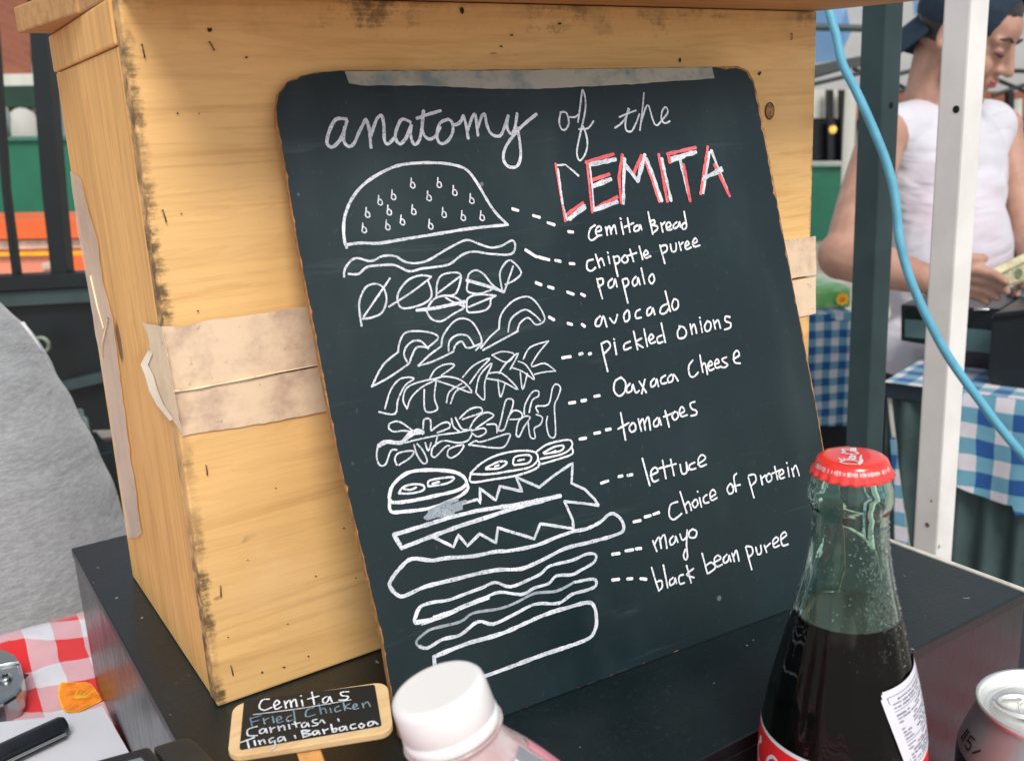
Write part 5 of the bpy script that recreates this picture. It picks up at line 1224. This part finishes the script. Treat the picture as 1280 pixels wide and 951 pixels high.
# legs
for s_ in (1, -1):
    h0 = hp+lat*.085*s_-zup*.05
    kn_ = Vector((h0.x, h0.y, .50))+frt*.02; an = Vector((h0.x, h0.y, .09))
    capsule(b, h0, .085, kn_, .055); capsule(b, kn_, .053, an, .036); capsule(b, an-zup*.045, .034, an-zup*.05+frt*.15, .030)
body = remesh(b, 'body', M_skin, wk, .0042, 3)
# top
b = MB(); k_ = .009
ellipsoid(b, ch, (lat*(.162+k_), frt*(.098+k_), zup*.165)); ellipsoid(b, ch+frt*.045-zup*.03, (lat*(.110+k_), frt*(.070+k_), zup*.085))
ellipsoid(b, wst, (lat*(.146+k_), frt*(.094+k_), zup*.20)); ellipsoid(b, hp+zup*.03, (lat*(.160+k_), frt*(.117+k_), zup*.11))
for q_, s_ in ((shN, .78), (shF, .80)):
    a_ = nb-zup*.035; capsule(b, a_+(q_-a_)*.28, .063, a_+(q_-a_)*s_, .060)
    capsule(b, a_+(q_-a_)*s_, .058, ch+(q_-ch)*.45, .075)
remesh(b, 'sleeveless_top', M_tank, wk, .006, 6)
b = MB(); ellipsoid(b, hp-zup*.03, (lat*.170, frt*.125, zup*.15))
for s_ in (1, -1):
    h0 = hp+lat*.085*s_-zup*.05; kn_ = Vector((h0.x, h0.y, .50))+frt*.02; an = Vector((h0.x, h0.y, .10)); capsule(b, h0, .097, kn_, .068); capsule(b, kn_, .066, an, .055)
remesh(b, 'trousers', M_pants, wk, .012, 4)
# hair and cap
b = MB(); ellipsoid(b, H(-.016, 0, .028), (gv*.099, sv_*.080, uv_*.098))
remesh(b, 'hair', M_hair, wk, .006, 2, cut=lambda p: (p-hc).dot(gv) > .02 and (p-hc).dot(uv_) < .062 or (p-hc).dot(uv_) < -.055 or ((p-hc).dot(gv) > -.015 and (p-hc).dot(uv_) < .03))
b = MB(); ellipsoid(b, H(-.022, 0, .040), (gv*.104, sv_*.086, uv_*.096))
remesh(b, 'cap_crown', M_capc, wk, .006, 2, cut=lambda p: (p-hc).dot(uv_) < .012-(p-hc).dot(gv)*-.10 or (p-hc).dot(gv) > .062)
b = MB(); vs = []
n = 14; bd_ = (-gh_*.80-zup*.52).normalized()
for j in range(5):
    for i in range(n+1):
        a = -1+2*i/n; rr = j/4
        root_p = H(-.105+.055*a*a, .074*a, .012-.010*a*a)
        L = .105*(1-.30*abs(a)**3)*rr
        vs.append(root_p+bd_*L-uv_*(.016*a*a))
b.add(vs, [(j*(n+1)+i, j*(n+1)+i+1, (j+1)*(n+1)+i+1, (j+1)*(n+1)+i) for j in range(4) for i in range(n)], 0, True)
b.add([p-uv_*.004 for p in vs], [((j+1)*(n+1)+i, (j+1)*(n+1)+i+1, j*(n+1)+i+1, j*(n+1)+i) for j in range(4) for i in range(n)], 0, True)
b.build('cap_brim', M_capc, wk)
# lips, brows, lids
b = MB(); ellipsoid(b, H(.0905, 0, -.0575), (gv*.006, sv_*.019, uv_*.0045)); ellipsoid(b, H(.089, 0, -.066), (gv*.0065, sv_*.016, uv_*.006)); b.build('lips', M_lip, wk)
for s_ in (1, -1):
    b = MB(); b.tube([H(.089, .013*s_, .019), H(.087, .030*s_, .025), H(.074, .050*s_, .019)], [.0022, .003, .0015], 8); b.build('eyebrow', M_hair, wk)
    b = MB(); b.tube([H(.0865, .015*s_, -.007), H(.0865, .028*s_, -.010), H(.077, .043*s_, -.006)], [.0014, .0024, .0014], 8); b.build('eyelashes', M_hair, wk)
    b = MB(); ellipsoid(b, H(.0755, .029*s_, -.001), (gv*.0115, sv_*.014, uv_*.0085)); b.build('eyelid', plain('eyelid_skin', (.38, .19, .15), .5), wk)
# banknotes
bn = root('banknote', P(1262, 345, 1.70), 'green and tan banknote held in the worker\'s fingers', 'banknote')
_m = MT('banknote_paper'); _n = _m.noise(_m.obj(), 130, 4, .7)
_m.set(base=_m.mix(_m.ramp(_n, .35, .65), (.46, .40, .24), (.24, .25, .15)), rough=.8)
nq = [P(1243, 345, 1.70), P(1247, 363, 1.69), P(1302, 344, 1.72), P(1298, 318, 1.73)]
nn_ = (nq[1]-nq[0]).cross(nq[3]-nq[0]).normalized()
if nn_.dot(FH) > 0: nn_ = -nn_
MB().prism(nq, nn_, .0006).build('note_paper', _m.m, bn)
M_noteink = plain('banknote_ink', (.10, .12, .07), .8, .3, 200)
cq = (nq[0]+nq[1]+nq[2]+nq[3])/4; uq = (nq[3]-nq[0]).normalized(); wq = (nq[1]-nq[0]).normalized()
b = MB().add([cq+nn_*.0006]+[cq+nn_*.0006+uq*(.010*math.cos(k*.5236))+wq*(.010*math.sin(k*.5236)) for k in range(12)], [(0, 1+(k+1) % 12, 1+k) for k in range(12)]); b.build('note_oval', M_noteink, bn)
b = MB(); inn = [cq+(p-cq)*.84+nn_*.0006 for p in nq]
b.tube(inn+[inn[0]], .0008, 5).build('note_border', M_noteink, bn)
nq2 = [p+nn_*-.004-RH*.016+zup*.008 for p in nq]
MB().prism(nq2, nn_, .0006).build('second_note', plain('banknote_back', (.50, .47, .30), .8, .2, 90), bn)

# seated person in grey at the left
gs = root('person', Vector((P(-60, 500, 1.0).x, P(-60, 500, 1.0).y, 0)), 'seated person in a heather grey sweatshirt beside the table at the left edge', 'person')
_m = MT('heather_grey_knit'); _a = _m.noise(_m.obj(scale=(1, 1, 5.5), rot=(.1, .15, 0)), 95, 4, .65); _b = _m.noise(_m.obj(), 420, 2); _c3 = _m.noise(_m.obj(), 7, 2)
_cc = _m.mix(_m.ramp(_a, .35, .66), (.25, .26, .27), (.345, .355, .365)); _cc = _m.mix(_m.ramp(_b, .45, .7, 0, .25), _cc, (.18, .19, .20))
_m.set(base=_cc, rough=.95, sheen=.35); _fo = _m.noise(_m.obj(scale=(1, 1, 2.6), rot=(.4, .5, 0)), 7, 3, .5, 1.0)
_m.bump(_m.math('ADD', _m.math('MULTIPLY', _fo, 14), _m.math('ADD', _a, _m.math('MULTIPLY', _b, .6))), .45, .0016); M_knit = _m.m
D_ = .97; pm_ = FPX/D_
def gp_(px, py, rpx, dd=0): return P(px-rpx, py, D_+dd), rpx/pm_
b = MB()
seq = [(34, 457, 115, .03), (64, 495, 135, .02), (94, 562, 160, .01), (120, 620, 175, 0), (141, 670, 185, 0), (162, 740, 195, 0), (182, 830, 200, .0), (195, 960, 210, 0)]
pr = [gp_(*s_) for s_ in seq]
for (p0, r0), (p1, r1) in zip(pr, pr[1:]): capsule(b, p0, r0, p1, r1, 24)
sweat = remesh(b, 'sweatshirt', M_knit, gs, .008, 6)
b = MB()
nk = pr[0][0]+zup*.08-RH*.10
capsule(b, pr[0][0]-RH*.05, .09, nk, .06); capsule(b, nk, .055, nk+zup*.10, .052)
hd_c = nk+zup*.20-RH*.02; ellipsoid(b, hd_c, (RH*.078, FH*.095, zup*.115)); ellipsoid(b, hd_c+FH*.06-zup*.05, (RH*.05, FH*.045, zup*.06)); capsule(b, hd_c+FH*.09+zup*.0, .010, hd_c+FH*.105-zup*.03, .013)
pel = Vector((pr[-1][0].x, pr[-1][0].y, .72)); capsule(b, pr[-1][0], .13, pel, .14)
for s_ in (1, -1):
    kn_ = pel-RH*.42+FH*.11*s_-zup*.04; an = Vector((kn_.x, kn_.y, .28)); capsule(b, pel+FH*.08*s_, .085, kn_, .06); capsule(b, kn_, .055, an, .040); capsule(b, an-zup*.03, .036, an-zup*.04-RH*.14, .03)
    el = pr[1][0]-RH*.22+FH*.20*s_-zup*.20; wr = el-RH*.20+zup*.04; capsule(b, pr[1][0]-RH*.08+FH*.14*s_+zup*.0, .055, el, .045); capsule(b, el, .042, wr, .028); hand(b, wr, wr-RH*.05, -RH, zup, FH*s_+zup*.4, .3)
remesh(b, 'body', M_skin, gs, .010, 3)
b = MB(); ellipsoid(b, hd_c-FH*.015+zup*.015, (RH*.086, FH*.100, zup*.118)); remesh(b, 'hair', M_hair, gs, .01, 2, cut=lambda p: (p-hd_c).dot(FH) > .05 and p.z < hd_c.z+.05)
b = MB()
for s_ in (1, -1):
    kn_ = pel-RH*.42+FH*.11*s_-zup*.04; an = Vector((kn_.x, kn_.y, .34)); capsule(b, pel+FH*.08*s_, .098, kn_, .075); capsule(b, kn_, .070, an, .058)
capsule(b, pel-FH*.05, .15, pel+FH*.05, .15)
remesh(b, 'trousers', plain('dark_blue_trousers', (.02, .03, .05), .8, .3, 20), gs, .014, 4)
# white undershirt hem showing along the sleeve
b = MB(); e1 = [(30,403),(45,428),(56,449),(62,466),(70,485),(76,503),(82,522)]; wdt = [1, 3, 4, 6, 9, 11, 3]
vs = []
for (x, y), w_ in zip(e1, wdt): vs += [P(x-18, y+2, D_+.02), P(x+w_*.35-2+random.uniform(-.8, .8), y, D_+.03)]
vs2 = [p+FH*.004 for p in vs]
b.add(vs, [(2*i, 2*i+1, 2*i+3, 2*i+2) for i in range(len(e1)-1)], 0, True); b.add(vs2, [(2*i+2, 2*i+3, 2*i+1, 2*i) for i in range(len(e1)-1)], 0, True)
b.build('undershirt_hem', plain('white_undershirt', (.66, .67, .68), .9), gs)
stl = root('stool', Vector((pel.x, pel.y, 0)), 'dark bar stool under the person in grey', 'stool')
MB().lathe([(.0001, -.04), (.17, -.04), (.18, -.02), (.17, 0), (.0001, 0)], 32, Matrix.Translation(Vector((pel.x, pel.y, .575)))).build('seat', M_blk2, stl)
for a in range(4):
    q_ = Vector((math.cos(a*1.57+.78), math.sin(a*1.57+.78), 0)); rod('leg', [pel*1+q_*.20+Vector((0, 0, -pel.z)), Vector((pel.x, pel.y, .54))+q_*.12], .012, M_steel, stl)
